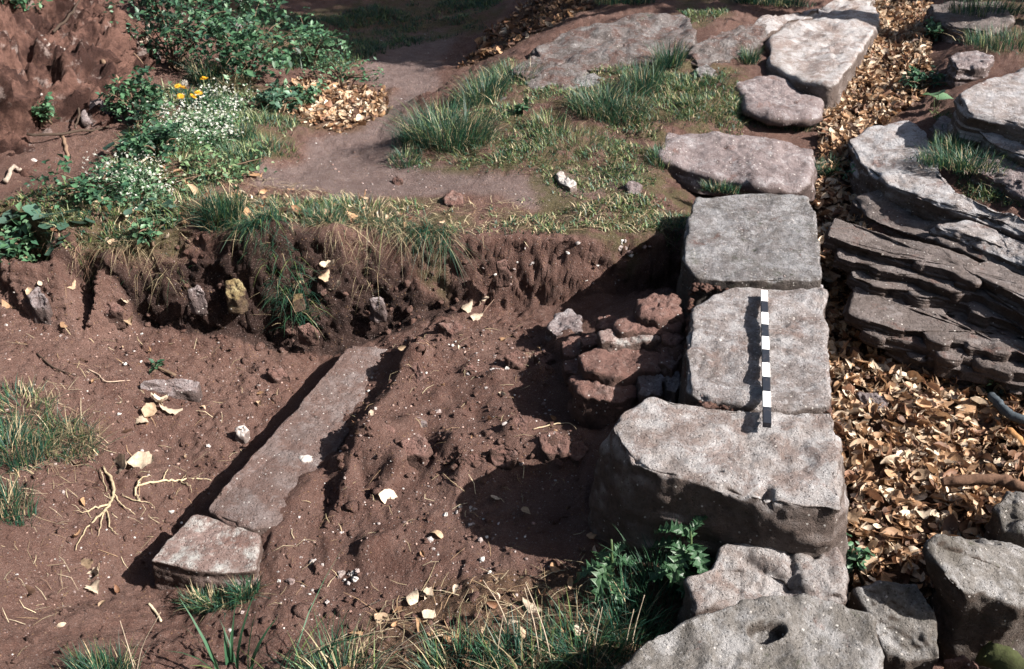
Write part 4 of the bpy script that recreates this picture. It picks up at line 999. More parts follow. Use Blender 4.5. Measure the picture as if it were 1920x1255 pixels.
tuft(560, 1290, 'long leaning blades at bottom edge', 22, .34, .1, .9, w=(1, 5, 3, 2), width=.008, toward=R(20))
tuft(640, 1285, 'mixed grass at the bottom edge left of litter', 130, .18, .12, .7, w=(3, 4, 2, 3))
tuft(1460, 8, 'grass clump behind the far slab', 260, .13, .14, .5, loc=P(1450, 8, .3), elong=(2, .7))
tuft(1180, 12, 'grass clump behind the far outcrop', 220, .16, .14, .5, loc=P(1170, 8, .27), elong=(1.8, .7))
tuft(1890, 95, 'grass patch in the top right corner', 320, .13, .2, .5, loc=P(1895, 85, .32), elong=(1.5, 1.2))
tuft(1850, 30, 'dark grass at the extreme top right', 220, .15, .18, .5, loc=P(1850, 25, .38), elong=(1.5, 1))
tuft(1240, 300, 'small tuft at left end of purple boulder slab', 150, .09, .08, .5, w=(3, 5, 2, 1))
tuft(1350, 358, 'thin grass in the joint before the dressed block', 110, .08, .05, .5, loc=P(1350, 360, -.05), elong=(2, .5))
tuft(1405, 115, 'tuft in the notch left of the far slab', 130, .12, .06, .5)


def poly_sample(ring, n):
    lo, hi = ring.min(0), ring.max(0); out = []
    c = 0
    while c < n:
        q = rng.uniform(lo, hi, (n * 2, 2))
        q = q[inpoly(ring, q[:, 0], q[:, 1])]
        out.append(q); c += len(q)
        if not len(q): break
    return np.concatenate(out)[:n]


def area(r):
    return abs(np.sum(r[:, 0] * np.roll(r[:, 1], -1) - np.roll(r[:, 0], -1) * r[:, 1])) / 2


def turf(name, rings, dens, h, label, pal, w, thr=-.05, f=3.5, seed=0):
    mb = MB()
    for ring in rings:
        rg = zone(ring); n = int(area(rg) * dens)
        q = poly_sample(rg, n)
        p3 = np.column_stack([q, np.zeros(len(q))])
        nz = fbm(p3, f, 4, .6, 200 + seed)
        keep = nz + rng.normal(0, .12, len(q)) > thr
        q, nz = q[keep], nz[keep]; n = len(q)
        z = hz(q[:, 0], q[:, 1]) - .004
        hh = h * rng.uniform(.4, 1.2, n) * (0.7 + np.clip(nz, 0, 1))
        blades(mb, np.column_stack([q, z]), hh, rng.uniform(.004, .008, n), rng.uniform(.3, 1.3, n), rng.uniform(0, 2 * np.pi, n), tints(n, pal, w), 2)
    link(name, mb.mesh(name), M['grass'], kind='stuff', label=label, cat='grass')


turf('turf', [Z_TURF[0], Z_TURF[4], Z_TURF[5], Z_TURF[6]], 8000, .036, 'short patchy turf on the ground left of the wall', (GREEN, YELL, TEAL, STRAW), (5, 6, 2, 2), -.12)
turf('bank_grass', [Z_TURF[1], [(860, 385, -.07), (1050, 370, -.05), (1300, 370, -.06), (1290, 440, -.1), (900, 445, -.09)]], 6500, .04, 'short worn grass along the top of the cut bank', (GREEN, YELL, TEAL, STRAW), (4, 5, 2, 4), -.05, 5, 1)
turf('far_grass', [Z_TURF[2], [(640, 130, -.15), (760, 90, -.18), (900, 60, -.12), (1050, -40, .0), (500, -60, -.1), (420, 20, -.05), (520, 140, -.1)]], 2200, .06, 'thin grass in the shade beyond the path', (GREEN, DARKG, TEAL, YELL), (4, 2, 3, 2), -.1, 1.5, 2)
turf('weeds', [Z_TURF[3]], 5200, .07, 'tangled green weeds between mound and path', (GREEN, YELL, TEAL, (.24, .27, .15)), (5, 5, 3, 5), -.2, 3.5, 3)


# ------------------------------------------------------------------ leaves
def leaf_template(ns=6, curl=.5, fold=.35, wid=.5, twist=.2, na=3, crinkle=.035, lobe=0.0):
    """leaf of length 1 along +X, ns stations by na across, crinkled, with a pointed tip"""
    t = np.linspace(0, 1, ns)
    w = wid * np.sin(np.pi * np.clip(t ** .85 * .97 + .02, 0, 1)) ** .85 * .5 * (1 + rng.normal(0, .08, ns))
    if lobe: w = w * (1 + lobe * np.cos(np.arange(ns) * np.pi))
    V = []
    for k in range(ns):
        a = (t[k] - .3) * curl * 2
        x, z = t[k] * math.cos(a * .5), curl * (t[k] - .35) ** 2
        for s in np.linspace(-1, 1, na):
            V.append([x + rng.normal(0, .012), s * w[k], z + abs(s) * w[k] * fold + s * twist * t[k] * w[k] + rng.normal(0, crinkle)])
    V = np.array(V) - [.5, 0, 0]
    Q = [(k * na + s, k * na + na + s, k * na + na + 1 + s, k * na + 1 + s) for k in range(ns - 1) for s in range(na - 1)]
    return V, np.array(Q)


LT = [leaf_template(6, c, f, w, tw) for c, f, w, tw in [(.6, .5, .55, .4), (1.1, .7, .35, -.5), (.2, .15, .7, .2), (-.9, .9, .4, .6), (1.8, 1.0, .28, .3), (.7, -.5, .6, -.7), (-.4, -.3, .75, .5), (.2, 1.3, .45, 0)]]
LBIG = [leaf_template(10, c, f, w, tw, 5, .045, lb) for c, f, w, tw, lb in [(.6, .5, .8, .5, .12), (1.1, .8, .6, -.5, .06), (-.5, .6, .7, .8, .13), (.4, -.7, .6, .6, .08)]]
LGREEN = [leaf_template(6, c, f, .75, tw, 3, .01) for c, f, tw in [(.2, .25, .1), (-.4, .2, .2), (.5, .35, -.1)]]
DRY = ((.49, .35, .235), (.34, .20, .115), (.20, .10, .058), (.62, .50, .38), (.10, .055, .038), (.42, .25, .14))
DW = (6, 5, 4, 5, 3, 5)


def rotm(az, pitch, roll):
    n = len(az); ca, sa, cp, sp, cr, sr = np.cos(az), np.sin(az), np.cos(pitch), np.sin(pitch), np.cos(roll), np.sin(roll)
    Rz = np.zeros((n, 3, 3)); Rz[:, 0, 0] = ca; Rz[:, 0, 1] = -sa; Rz[:, 1, 0] = sa; Rz[:, 1, 1] = ca; Rz[:, 2, 2] = 1
    Ry = np.zeros((n, 3, 3)); Ry[:, 0, 0] = cp; Ry[:, 0, 2] = sp; Ry[:, 2, 0] = -sp; Ry[:, 2, 2] = cp; Ry[:, 1, 1] = 1
    Rx = np.zeros((n, 3, 3)); Rx[:, 1, 1] = cr; Rx[:, 1, 2] = -sr; Rx[:, 2, 1] = sr; Rx[:, 2, 2] = cr; Rx[:, 0, 0] = 1
    return Rz @ Ry @ Rx


def add_leaves(mb, pos, size, az, pitch, roll, tpl, col):
    Rm = rotm(az, pitch, roll)
    for k in range(len(LT)):
        s = np.nonzero(tpl == k)[0]
        if not len(s): continue
        T, Q = LT[k]
        V = np.einsum('nij,mj->nmi', Rm[s], T) * size[s, None, None] + pos[s, None]
        m = len(T)
        QQ = (Q[None] + (np.arange(len(s)) * m)[:, None, None]).reshape(-1, 4)
        mb.add(V.reshape(-1, 3), QQ, None, np.repeat(col[s], m, 0))


def litter(rings, dens, size, lift, pal=DRY, pw=DW):
    out = []
    for ring in rings:
        rg = zone(ring); n = int(area(rg) * dens); q = poly_sample(rg, n)
        ins = (q[:, 0] > -.3) & (q[:, 0] < .44) & (q[:, 1] > 2.2) & (q[:, 1] < 5.3)
        q = q[~ins]; out.append(q)
    q = np.concatenate(out); n = len(q)
    z = hz(q[:, 0], q[:, 1]) + rng.uniform(.2, 1, n) ** 1.5 * lift + .004
    return dict(pos=np.column_stack([q, z]), size=size * np.clip(rng.lognormal(-.05, .35, n), .35, 1.8), az=rng.uniform(0, 6.283, n), pitch=rng.normal(0, .4, n), roll=rng.normal(0, .5, n),
                tpl=rng.integers(0, len(LT), n), col=tints(n, pal, pw))


sets = [(litter([Z_LITTER[0]], 2300, .054, .04), 'dry tan beech leaf lying in the gully right of the wall', 'fallen leaves filling the gully', 'deep brown leaf litter filling the gully right of the wall'),
        (litter([Z_LITTER[1]], 1100, .055, .025), 'dry leaf in the drift at left of the far path', 'leaves drifted beside the path', 'drift of tan dead leaves beside the path'),
        (litter([Z_LITTER[2]], 170, .048, .02), 'dead leaf in the litter at front of the trench', 'leaves littering the trench front', 'dead leaves strewn among grass at the trench front'),
        (litter([Z_LITTER[3]], 450, .07, .03, DRY, (1, 4, 6, 1, 6, 2)), 'brown leaf in the shade beyond the far outcrop', 'leaves in shade by the outcrop', 'dark leaf litter in the shade beyond the outcrop'),
        (litter([[(20, 470, -.1), (200, 330, .03), (330, 300, .02), (480, 330, -.03), (700, 380, -.05), (880, 440, -.09), (330, 430, -.02), (150, 480, -.1)]], 130, .05, .02), 'scattered dry leaf along the top of bank', 'leaves along the bank top', 'scattered dry leaves and bits along the bank top'),
        (litter([[(0, 560, -.25), (250, 600, -.42), (450, 660, -.55), (560, 700, -.6), (300, 1000, -.66), (150, 1200, -.6), (0, 1200, -.45)], [(660, 660, -.5), (1050, 600, -.38), (1080, 1000, -.46), (620, 1080, -.56)]], 16, .05, .01), 'lone dry leaf on the bare trench earth', 'single leaves on bare earth', 'few dry leaf scraps on the bare earth')]
# the 300 leaves that show largest become things of their own
cand = []
for si, (d, *_r) in enumerate(sets):
    X, Y, zc = proj(d['pos'])
    s = d['size'] / zc
    vis = (X > 5) & (X < 1915) & (Y > 5) & (Y < 1250)
    up_ = d['pos'][:, 2] - hz(d['pos'][:, 0], d['pos'][:, 1])
    s = np.where(vis & (up_ > .012 if si in (0,) else vis), s, 0)
    cand += [(s[i], si, i) for i in range(len(s))]
cand.sort(reverse=True)
quota = {0: 185, 1: 25, 2: 50, 3: 10, 4: 15, 5: 15}
solo = {k: [] for k in quota}
for s, si, i in cand:
    if s > 0 and len(solo[si]) < quota[si]: solo[si].append(i)
variants = {}
SHADE = ['tan', 'brown', 'dark brown', 'pale cream', 'blackish brown', 'orange brown']
SHAPE = ['cupped', 'curled', 'flat', 'arched', 'rolled up', 'tent shaped', 'drooping', 'folded']
MARKS = [(1600, 1060, 'beside the low step stone'), (1680, 1060, 'left of the large angular boulder'), (1720, 960, 'between broken block and bent branch'), (1830, 960, 'below the bent branch'), (1620, 900, 'close to side of the broken block'),
         (1800, 850, 'above the bent branch'), (1700, 850, 'in the middle of the gully'), (1640, 750, 'around the flat violet stone'), (1860, 820, 'near the hose end'), (1760, 750, 'below the bedrock ledges'), (1600, 640, 'opposite the scale bar'), (1580, 480, 'beside the far dressed block'),
         (1660, 150, 'in the upper gully'), (1600, 260, 'beside the pale bedrock slab')]


def near(pos, si, lab):
    X, Y, _ = proj(pos)
    if si == 0: return 'leaf in the gully ' + min(MARKS, key=lambda m: (m[0] - X) ** 2 + (m[1] - Y) ** 2)[2]
    if si == 2: return 'leaf in litter at trench front, ' + ('near the thistles' if X > 1050 else 'below the big shadow' if X > 880 else 'left of the big shadow')
    if si == 5: return 'leaf lying alone on ' + ('the left slope' if X < 560 else 'the trench floor')
    if si == 4: return 'leaf on bank top ' + ('left of the hanging tuft' if X < 480 else 'right of the hanging tuft')
    return lab.replace('dry leaf', 'leaf').replace('brown leaf', 'leaf')


for si, (d, lab, grp, slab) in enumerate(sets):
    idx = np.zeros(len(d['size']), bool); idx[solo[si]] = True
    mb = MB(); r = ~idx
    add_leaves(mb, d['pos'][r], d['size'][r], d['az'][r], d['pitch'][r], d['roll'][r], d['tpl'][r], d['col'][r])
    link('leaf_litter', mb.mesh('leaf_litter'), M['dryleaf'], kind='stuff', label=slab, cat='leaves')
    for i in solo[si]:
        ck = int(np.argmin(np.sum((np.array(DRY) - d['col'][i]) ** 2, 1)))
        key = (int(d['tpl'][i]), ck)
        if key not in variants:
            T, Q = LT[key[0]]
            variants[key] = mesh_from('fallen_leaf', T, Q, None, np.repeat(np.array([DRY[ck]]), len(T), 0))
        o = link('fallen_leaf', variants[key], M['dryleaf'], label=SHADE[ck] + ' ' + SHAPE[key[0]] + ' ' + near(d['pos'][i], si, lab), cat='leaf', group=grp, loc=tuple(d['pos'][i]))
        o.scale = (d['size'][i],) * 3
        o.rotation_euler = (d['roll'][i], d['pitch'][i], d['az'][i])

# notable leaves
for (a, b, sz, ck, lab) in [(905, 565, .10, 3, 'large pale crinkled leaf on upper trench floor'), (878, 578, .08, 3, 'cream leaf leaning at foot of the bank'), (895, 596, .07, 3, 'cream leaf below the leaning one'),
                            (245, 606, .07, 0, 'triangular tan leaf under the hollow of left bank'), (236, 570, .05, 3, 'pale leaf on ledge above the hollow'), (620, 505, .10, 3, 'upper crumpled pale leaf stuck in the bank'), (632, 545, .09, 3, 'lower crumpled pale leaf stuck in the bank'),
                            (610, 520, .08, 0, 'tan crumpled leaf beside the pale ones in bank'), (300, 760, .10, 3, 'largest crumpled whitish leaf on left slope'), (322, 770, .11, 3, 'pointed whitish leaf beside the largest crumpled one'), (285, 775, .08, 0, 'tan leaf folded under the whitish ones'),
                            (270, 795, .06, 3, 'small whitish leaf below the crumpled group'), (235, 880, .12, 3, 'yellowish torn leaf among pale roots'), (270, 875, .12, 3, 'long yellowish leaf right of the torn one'), (165, 1060, .07, 0, 'tan leaf above the kerb stone shadow'),
                            (188, 1080, .08, 3, 'cream leaf beside the kerb stone shadow'), (180, 1105, .07, 3, 'pale leaf at tip of the kerb stone shadow'), (320, 450, .05, 3, 'white leaf hanging at the bank lip'), (998, 1138, .08, 3, 'single large yellow leaf in the shade at front'),
                            (802, 1120, .06, 3, 'upright cream leaf near the front litter'), (138, 538, .06, 0, 'tan leaf at left foot of the bank')]:
    p = hit(a, b); T, Q = LBIG[random.randrange(4)]
    me = mesh_from('fallen_leaf', T, Q, None, np.repeat(np.array([DRY[ck]]) * rng.uniform(.6, .95), len(T), 0))
    o = link('fallen_leaf', me, M['dryleaf'], label=lab, cat='leaf', loc=tuple(p + [0, -.01, .018]))
    o.scale = (sz,) * 3; o.rotation_euler = (random.uniform(-.2, .6), random.uniform(-.5, .2), random.uniform(0, 6.28))


# ------------------------------------------------------------------ leafy plants
def small_leaves(mb, pos, size, col):
    n = len(pos)
    T = np.array([[0, 0, 0], [.5, .3, .1], [1, 0, -.12], [.5, -.3, .1]])
    Rm = rotm(rng.uniform(0, 6.283, n), rng.normal(0, .5, n), rng.normal(0, .5, n))
    V = np.einsum('nij,mj->nmi', Rm, T) * size[:, None, None] + pos[:, None]
    b = (np.arange(n) * 4)[:, None]
    mb.add(V.reshape(-1, 3), None, np.concatenate([b + [0, 1, 2], b + [0, 2, 3]]), np.repeat(col, 4, 0))


LEAFPAL = ((.035, .095, .055), (.06, .14, .07), (.10, .19, .10), (.02, .05, .03))


def shrub(pxx, pyy, label, h=.8, rad=.5, nst=9, nl=900, size=.05, loc=None, pal=LEAFPAL, w=(4, 4, 3, 2), name='leafy_shrub', cat='shrub', stemtint=(.12, .08, .055), group='leafy shrubs'):
    p = hit(pxx, pyy) if loc is None else np.array(loc)
    root = empty(name, p, label, cat, group)
    st, lf = MB(), MB(); pts = []
    for k in range(nst):
        a = rng.uniform(0, 6.283); r = rad * rng.uniform(.3, 1); hh = h * rng.uniform(.6, 1.05)
        q = np.array([[0, 0, -.03], [math.cos(a) * r * .25, math.sin(a) * r * .25, hh * .4], [math.cos(a) * r * .65, math.sin(a) * r * .65, hh * .8], [math.cos(a) * r, math.sin(a) * r, hh * rng.uniform(.75, 1.0)]])
        q[0, :2] = rng.normal(0, .03, 2)
        tube(st, q, [.008, .006, .004, .002], stemtint, 5)
        t = rng.uniform(.25, 1, nl // nst) ** .7
        pt = np.stack([np.interp(t, [0, .33, .66, 1], q[:, j]) for j in range(3)], 1)
        cl = rng.normal(0, 1, (max(3, nl // nst // 9), 3)) * rad * .16
        pts.append(pt + cl[rng.integers(0, len(cl), len(pt))] + rng.normal(0, rad * .05, pt.shape))
    pts = np.concatenate(pts)
    small_leaves(lf, pts, size * rng.uniform(.5, 1.3, len(pts)), tints(len(pts), pal, w))
    link('stems', st.mesh('stems'), M['root'], root)
    link('foliage', lf.mesh('foliage'), M['leaf'], root)
    return root


shrub(470, 150, 'open leafy shrub at top left beyond the white flowers', .5, .62, 16, 1000, .06)
shrub(330, 130, 'dense dark shrub at top left against the mound', .45, .5, 14, 850, .055, w=(5, 2, 1, 4))
shrub(585, 120, 'small leafy sprigs at right side of the top left shrubs', .32, .4, 8, 420, .05, w=(3, 4, 4, 1))
shrub(420, 60, 'shrub behind the tree stump at the top edge', .55, .65, 14, 900, .06)
shrub(290, 30, 'shrub on the shoulder of the earth mound at top', .4, .4, 10, 900, .055, w=(5, 3, 1, 4))
shrub(560, 195, 'low dark seedling clump beside the drift of leaves', .12, .22, 10, 300, .045)
shrub(520, 205, 'low bluish herb beside the white flowers', .13, .18, 10, 260, .05, pal=((.05, .11, .075), (.08, .16, .1)), w=(1, 1))
shrub(640, 150, 'thin green herb patch at far edge of the leaf drift', .08, .35, 14, 420, .035, w=(2, 5, 5, 0))
shrub(265, 235, 'nettle clump at foot of the mound left of dandelions', .25, .25, 14, 700, .045)
shrub(300, 300, 'dark weed clump between mound and white flowers', .16, .22, 12, 500, .045, w=(5, 3, 2, 3))
shrub(180, 370, 'weeds at foot of the earth mound', .15, .3, 12, 500, .04, w=(4, 4, 2, 2))
shrub(110, 330, 'little green sprig growing on the mound face', .1, .16, 8, 200, .04, loc=P(80, 225, .12), w=(2, 5, 3, 0))
shrub(40, 20, 'green sprig at top left corner of mound', .12, .2, 8, 220, .05, loc=P(30, 12, .55))
shrub(60, 470, 'low green herbs at the left end of bank top', .13, .3, 12, 520, .05, w=(4, 5, 2, 1))
shrub(290, 440, 'small yellow green herb at bank lip by the white leaf', .07, .12, 8, 140, .035, w=(1, 4, 5, 0))
shrub(400, 330, 'pale green herbs on the ground below white flowers', .06, .3, 14, 520, .035, pal=((.12, .2, .09), (.2, .25, .13), (.07, .14, .07)), w=(3, 2, 3))
shrub(1740, 195, 'ivy trailing at upper end of the gully', .09, .18, 9, 200, .045, loc=P(1730, 165, .12), w=(4, 3, 1, 2))
shrub(1745, 90, 'dark ivy at the right side of upper gully', .1, .15, 8, 160, .045, loc=P(1752, 75, .2))
shrub(1590, 335, 'small weeds in the joint beside pale bedrock', .06, .1, 7, 110, .03, w=(2, 5, 3, 0))
shrub(1595, 1060, 'seedlings rising beside the low step stone', .14, .05, 6, 90, .035, loc=P(1598, 1085, -.42), w=(1, 5, 4, 0))
shrub(1640, 625, 'pair of tiny seedlings under the bedrock shelf', .03, .03, 4, 26, .03, w=(0, 3, 5, 0))
shrub(1880, 740, 'small weeds between bedrock and pipe at right', .06, .12, 8, 130, .03, loc=P(1870, 735, -.37))
shrub(290, 690, 'seedling with dark leaves on the left slope', .03, .04, 5, 26, .035)
shrub(980, 212, 'broad leaved seedling beside the biggest tuft', .06, .05, 5, 34, .05, w=(2, 4, 4, 0))


def broad_plant(spots, label, size=.06, col=((.05, .105, .075), (.085, .15, .115)), name='broad_leaved_weed', lift=.05, base=None):
    pts = [hit(a, b) + [0, 0, lift * rng.uniform(.6, 1.3)] for a, b in spots]
    c = np.mean(pts, 0) if base is None else np.array(base)
    c[2] = float(hz(c[0], c[1])[0])
    root = empty(name, c, label, 'weed', 'broad leaved weeds')
    st = MB()
    for p in pts:
        T, Q = LGREEN[rng.integers(0, 3)]
        me = mesh_from('leaf', T * [1, 1.25, 1], Q, None, np.repeat(tints(1, col, (1, 1)), len(T), 0))
        o = link('leaf', me, M['leaf'], root, loc=tuple(p - c))
        s = size * rng.uniform(.8, 1.3); o.scale = (s, s, s)
        o.rotation_euler = (rng.normal(0, .35), rng.normal(.2, .3), rng.uniform(0, 6.28))
        g = p - c; g2 = g * .5 + [0, 0, .02]
        tube(st, [g * .15 + [0, 0, -lift * .4], g2, g], [.0025, .002, .0015], (.10, .13, .06), 4)
    link('stems', st.mesh('stems'), M['root'], root)


broad_plant([(12, 435), (40, 425), (62, 408), (80, 430), (95, 445), (60, 440), (120, 438), (150, 432), (170, 430), (100, 425), (30, 450), (125, 462), (22, 415), (140, 415)], 'bluish broad leaved weed at left edge above the bank', .075)
broad_plant([(100, 495), (15, 478), (40, 470), (110, 480)], 'few round leaves hanging at left end of the bank', .065)
broad_plant([(275, 400), (290, 395), (315, 398), (330, 405), (300, 408), (265, 412), (245, 420)], 'round leaved weed on the bank left of the upright tuft', .055)
broad_plant([(245, 265), (265, 280), (230, 285), (210, 292), (250, 295)], 'long leaved dark weed below the earth mound', .11, ((.03, .07, .055), (.05, .1, .08)))
broad_plant([(1752, 215), (1742, 200), (1768, 205)], 'bright green broad leaf sprouting from bedrock', .11, ((.16, .28, .15), (.12, .22, .11)), lift=.1)


def thistle(base, label, leaves):
    root = empty('thistle', base, label, 'thistle')
    st = MB()
    tube(st, [[0, 0, -.03], [.01, 0, .08], [0, .01, .2]], [.007, .006, .004], (.09, .14, .06), 6)
    link('stem', st.mesh('stem'), M['leaf'], root)
    for (h0, az, ln, dr) in leaves:
        ln *= .72; ns = 15; t = np.linspace(0, 1, ns); V = []
        mid = np.stack([t * ln * .8, 0 * t, h0 + ln * (.55 * t - dr * t * t)], 1)
        w = ln * .22 * np.sin(np.pi * np.clip(t * .95 + .04, 0, 1)) ** .6 * np.where(np.arange(ns) % 2 == 0, 1.15, .45)
        for k in range(ns):
            for s in (-1, -.5, 0, .5, 1):
                V.append(mid[k] + [ln * .05 * abs(s) * (k % 2 == 0), s * w[k], abs(s) * w[k] * .35 + rng.normal(0, .004)])
        Q = [(k * 5 + s, k * 5 + 5 + s, k * 5 + 6 + s, k * 5 + 1 + s) for k in range(ns - 1) for s in range(4)]
        me = mesh_from('leaf', np.array(V), Q, None, np.repeat(tints(1, ((.035, .09, .042), (.06, .14, .06)), (1, 1)), len(V), 0), smooth_shade=False)
        o = link('leaf', me, M['leaf'], root); o.rotation_euler = (0, 0, az)


tb = hit(1285, 1085)
thistle(tb, 'jagged leaved thistle growing against the broken block', [(.16, R(100), .22, .3), (.18, R(170), .2, .7), (.15, R(-60), .2, .9), (.12, R(-110), .22, .9), (.1, R(160), .24, .8), (.06, R(20), .18, .6), (.04, R(-90), .24, .5), (.03, R(-150), .24, .6), (.2, R(60), .14, .2), (.08, R(-30), .2, .8)])
tb = hit(1140, 1100)
thistle(tb, 'smaller thistle in the shade at left of the larger one', [(.08, R(120), .2, .8), (.1, R(-100), .22, .9), (.08, R(-160), .2, .9), (.04, R(-60), .2, .6), (.1, R(10), .2, .8), (.12, R(60), .14, .4)])


# flowers
def star(mb, pos, size, npet, col, tilt=.5):
    for p, s in zip(pos, size):
        a = np.linspace(0, 2 * np.pi, npet, endpoint=False) + rng.uniform(0, 6)
        V = [[0, 0, 0]]; T = []
        for k, q in enumerate(a):
            d = .32 if npet < 8 else .14
            V += [[.55 * math.cos(q - d), .55 * math.sin(q - d), .12], [math.cos(q), math.sin(q), .1], [.55 * math.cos(q + d), .55 * math.sin(q + d), .12]]
            b = 1 + 3 * k; T += [(0, b, b + 1), (0, b + 1, b + 2)]
        m = rotm(np.array([rng.uniform(0, 6)]), np.array([rng.normal(0, tilt)]), np.array([rng.normal(.3, tilt)]))[0]
        mb.add((np.array(V) * s) @ m.T + p, None, T, col)


def flower_clump(pxx, pyy, label, rad=.2, h=.14, n=70, size=.009):
    p = hit(pxx, pyy); root = empty('white_flower_clump', p, label, 'flowers', 'white flower clumps')
    st, fl = MB(), MB()
    a = rng.uniform(0, 6.283, n); r = rad * np.sqrt(rng.uniform(0, 1, n))
    x, y = np.cos(a) * r, np.sin(a) * r * .8
    g = hz(p[0] + x, p[1] + y) - p[2]
    top = np.column_stack([x * 1.2, y * 1.2, g + h * rng.uniform(.5, 1.1, n)])
    rt_ = np.column_stack([x * .8, y * .8, g - .01])
    blades(st, rt_, top[:, 2] - g + .02, np.full(n, .004), np.full(n, .25), a, tints(n, (GREEN, TEAL, (.12, .2, .1)), (3, 2, 2)), 2)
    small_leaves(st, np.repeat(rt_, 8, 0) + rng.normal(0, .03, (n * 8, 3)) * [1, 1, .8] + [0, 0, h * .4], rng.uniform(.015, .035, n * 8), tints(n * 8, LEAFPAL[1:3] + ((.16, .22, .13),), (3, 3, 2)))
    pos = np.repeat(top, 3, 0) + rng.normal(0, .02, (n * 3, 3))
    star(fl, pos, size * rng.uniform(.5, 1.3, n * 3), 5, (.66, .66, .60))
    link('foliage', st.mesh('foliage'), M['leaf'], root)
    link('blossom', fl.mesh('blossom'), M['petal'], root)


flower_clump(330, 255, 'left cushion of small white flowers by the path', .2, .15, 60)
flower_clump(390, 240, 'middle cushion of small white flowers below dandelions', .22, .15, 90)
flower_clump(425, 210, 'upper cushion of small white flowers toward the path', .18, .14, 60)
flower_clump(380, 275, 'lower cushion of small white flowers above the twig', .2, .12, 70)
flower_clump(240, 350, 'thick patch of tiny white flowers left above the bank', .2, .13, 110, .007)
flower_clump(270, 385, 'tiny white flowers nearest the bank top', .16, .1, 60, .007)

dp = hit(362, 200)
dn = empty('dandelion_plant', dp, 'dandelion with six yellow heads behind the white flowers', 'dandelion')
sm = MB(); rs = MB()
for (a, b) in [(383, 148), (334, 163), (372, 175), (339, 182), (362, 182), (343, 166)]:
    q = P(a, b, .2) - dp
    fm = MB(); star(fm, [[0, 0, 0], [0, 0, .004], [0, 0, .008]], [.03, .026, .018], 14, (.75, .40, .02), .15)
    link('flower_head', fm.mesh('flower_head'), M['petal'], dn, loc=tuple(q))
    tube(sm, [q * [.3, .3, 0] + [0, 0, -.05], q * [.7, .7, .5], q - [0, 0, .003]], [.003, .0025, .002], (.13, .17, .07), 5)
q = P(346, 156, .2) - dp
sd_ = MB()
star(sd_, [[0, 0, 0]] * 6, [.026] * 6, 10, (.62, .57, .5), 1.4)
link('seed_head', sd_.mesh('seed_head'), M['petal'], dn, loc=tuple(q), label='pale round seed head')
tube(sm, [q * [.3, .3, 0] + [0, 0, -.05], q * [.7, .7, .5], q], [.003, .0025, .002], (.13, .17, .07), 5)
blades(rs, rng.normal(0, .05, (60, 3)) * [1, 1, .1], rng.uniform(.08, .16, 60), np.full(60, .02), np.full(60, 1.0), rng.uniform(0, 6.28, 60), tints(60, (GREEN, TEAL), (1, 1)), 4)
link('stems', sm.mesh('stems'), M['leaf'], dn)
link('leaf_rosette', rs.mesh('leaf_rosette'), M['leaf'], dn)

# ------------------------------------------------------------------ roots, twigs, branch, pipe, log
PALE, BROWNR, DARKR = (.40, .32, .21), (.20, .13, .09), (.05, .034, .026)


def strand(name, pix, rad, tint, label, cat, lift=.008, z=None, parent=None, seg=7, mat='root', group=None, wob=.001):
    p = np.array([hit(a[0], a[1]) + [0, 0, lift] if z is None and len(a) == 2 else P(a[0], a[1], a[2] if len(a) > 2 else z) for a in pix])
    mb = MB(); c = p[0] if parent is None else np.array(parent.location)
    tube(mb, p - c, rad, tint, seg, wob)
    me = mb.mesh(name)
    if parent is not None: return link(name, me, M[mat], parent)
    return link(name, me, M[mat], label=label, cat=cat, loc=tuple(c), group=group)


rc = hit(205, 950)
rt_o = empty('root_tangle', rc, 'tangle of bleached roots lying on the left slope', 'roots')
for pts_, rd in [([(195, 880), (210, 905), (214, 930), (205, 952), (188, 972), (160, 1000), (145, 1035)], [.006, .008, .008, .007, .006, .004, .002]),
                 ([(205, 952), (180, 958), (160, 965), (140, 962)], [.007, .005, .003, .001]), ([(200, 958), (205, 980), (212, 1000), (222, 1008)], [.005, .004, .003, .001]),
                 ([(196, 962), (190, 990), (186, 1010)], [.004, .003, .001]), ([(255, 935), (258, 918), (275, 912), (305, 906), (335, 906), (370, 902), (398, 906)], [.004, .006, .006, .006, .006, .005, .002]),
                 ([(258, 918), (265, 903), (285, 897)], [.005, .004, .001]), ([(305, 906), (312, 892), (318, 884)], [.004, .003, .001]), ([(256, 932), (262, 942), (240, 938), (228, 930)], [.005, .004, .003, .001]),
                 ([(258, 944), (280, 948), (292, 958)], [.003, .002, .001]), ([(335, 906), (355, 915), (362, 930)], [.004, .003, .001]), ([(340, 905), (350, 895)], [.003, .001]), ([(214, 930), (230, 950), (250, 965), (255, 972)], [.004, .003, .002, .001]),
                 ([(188, 885), (200, 920), (208, 940)], [.003, .003, .002])]:
    strand('root', pts_, [q * .75 for q in rd], np.array(PALE) * rng.uniform(.7, 1.15), None, None, .014, parent=rt_o, wob=.002)

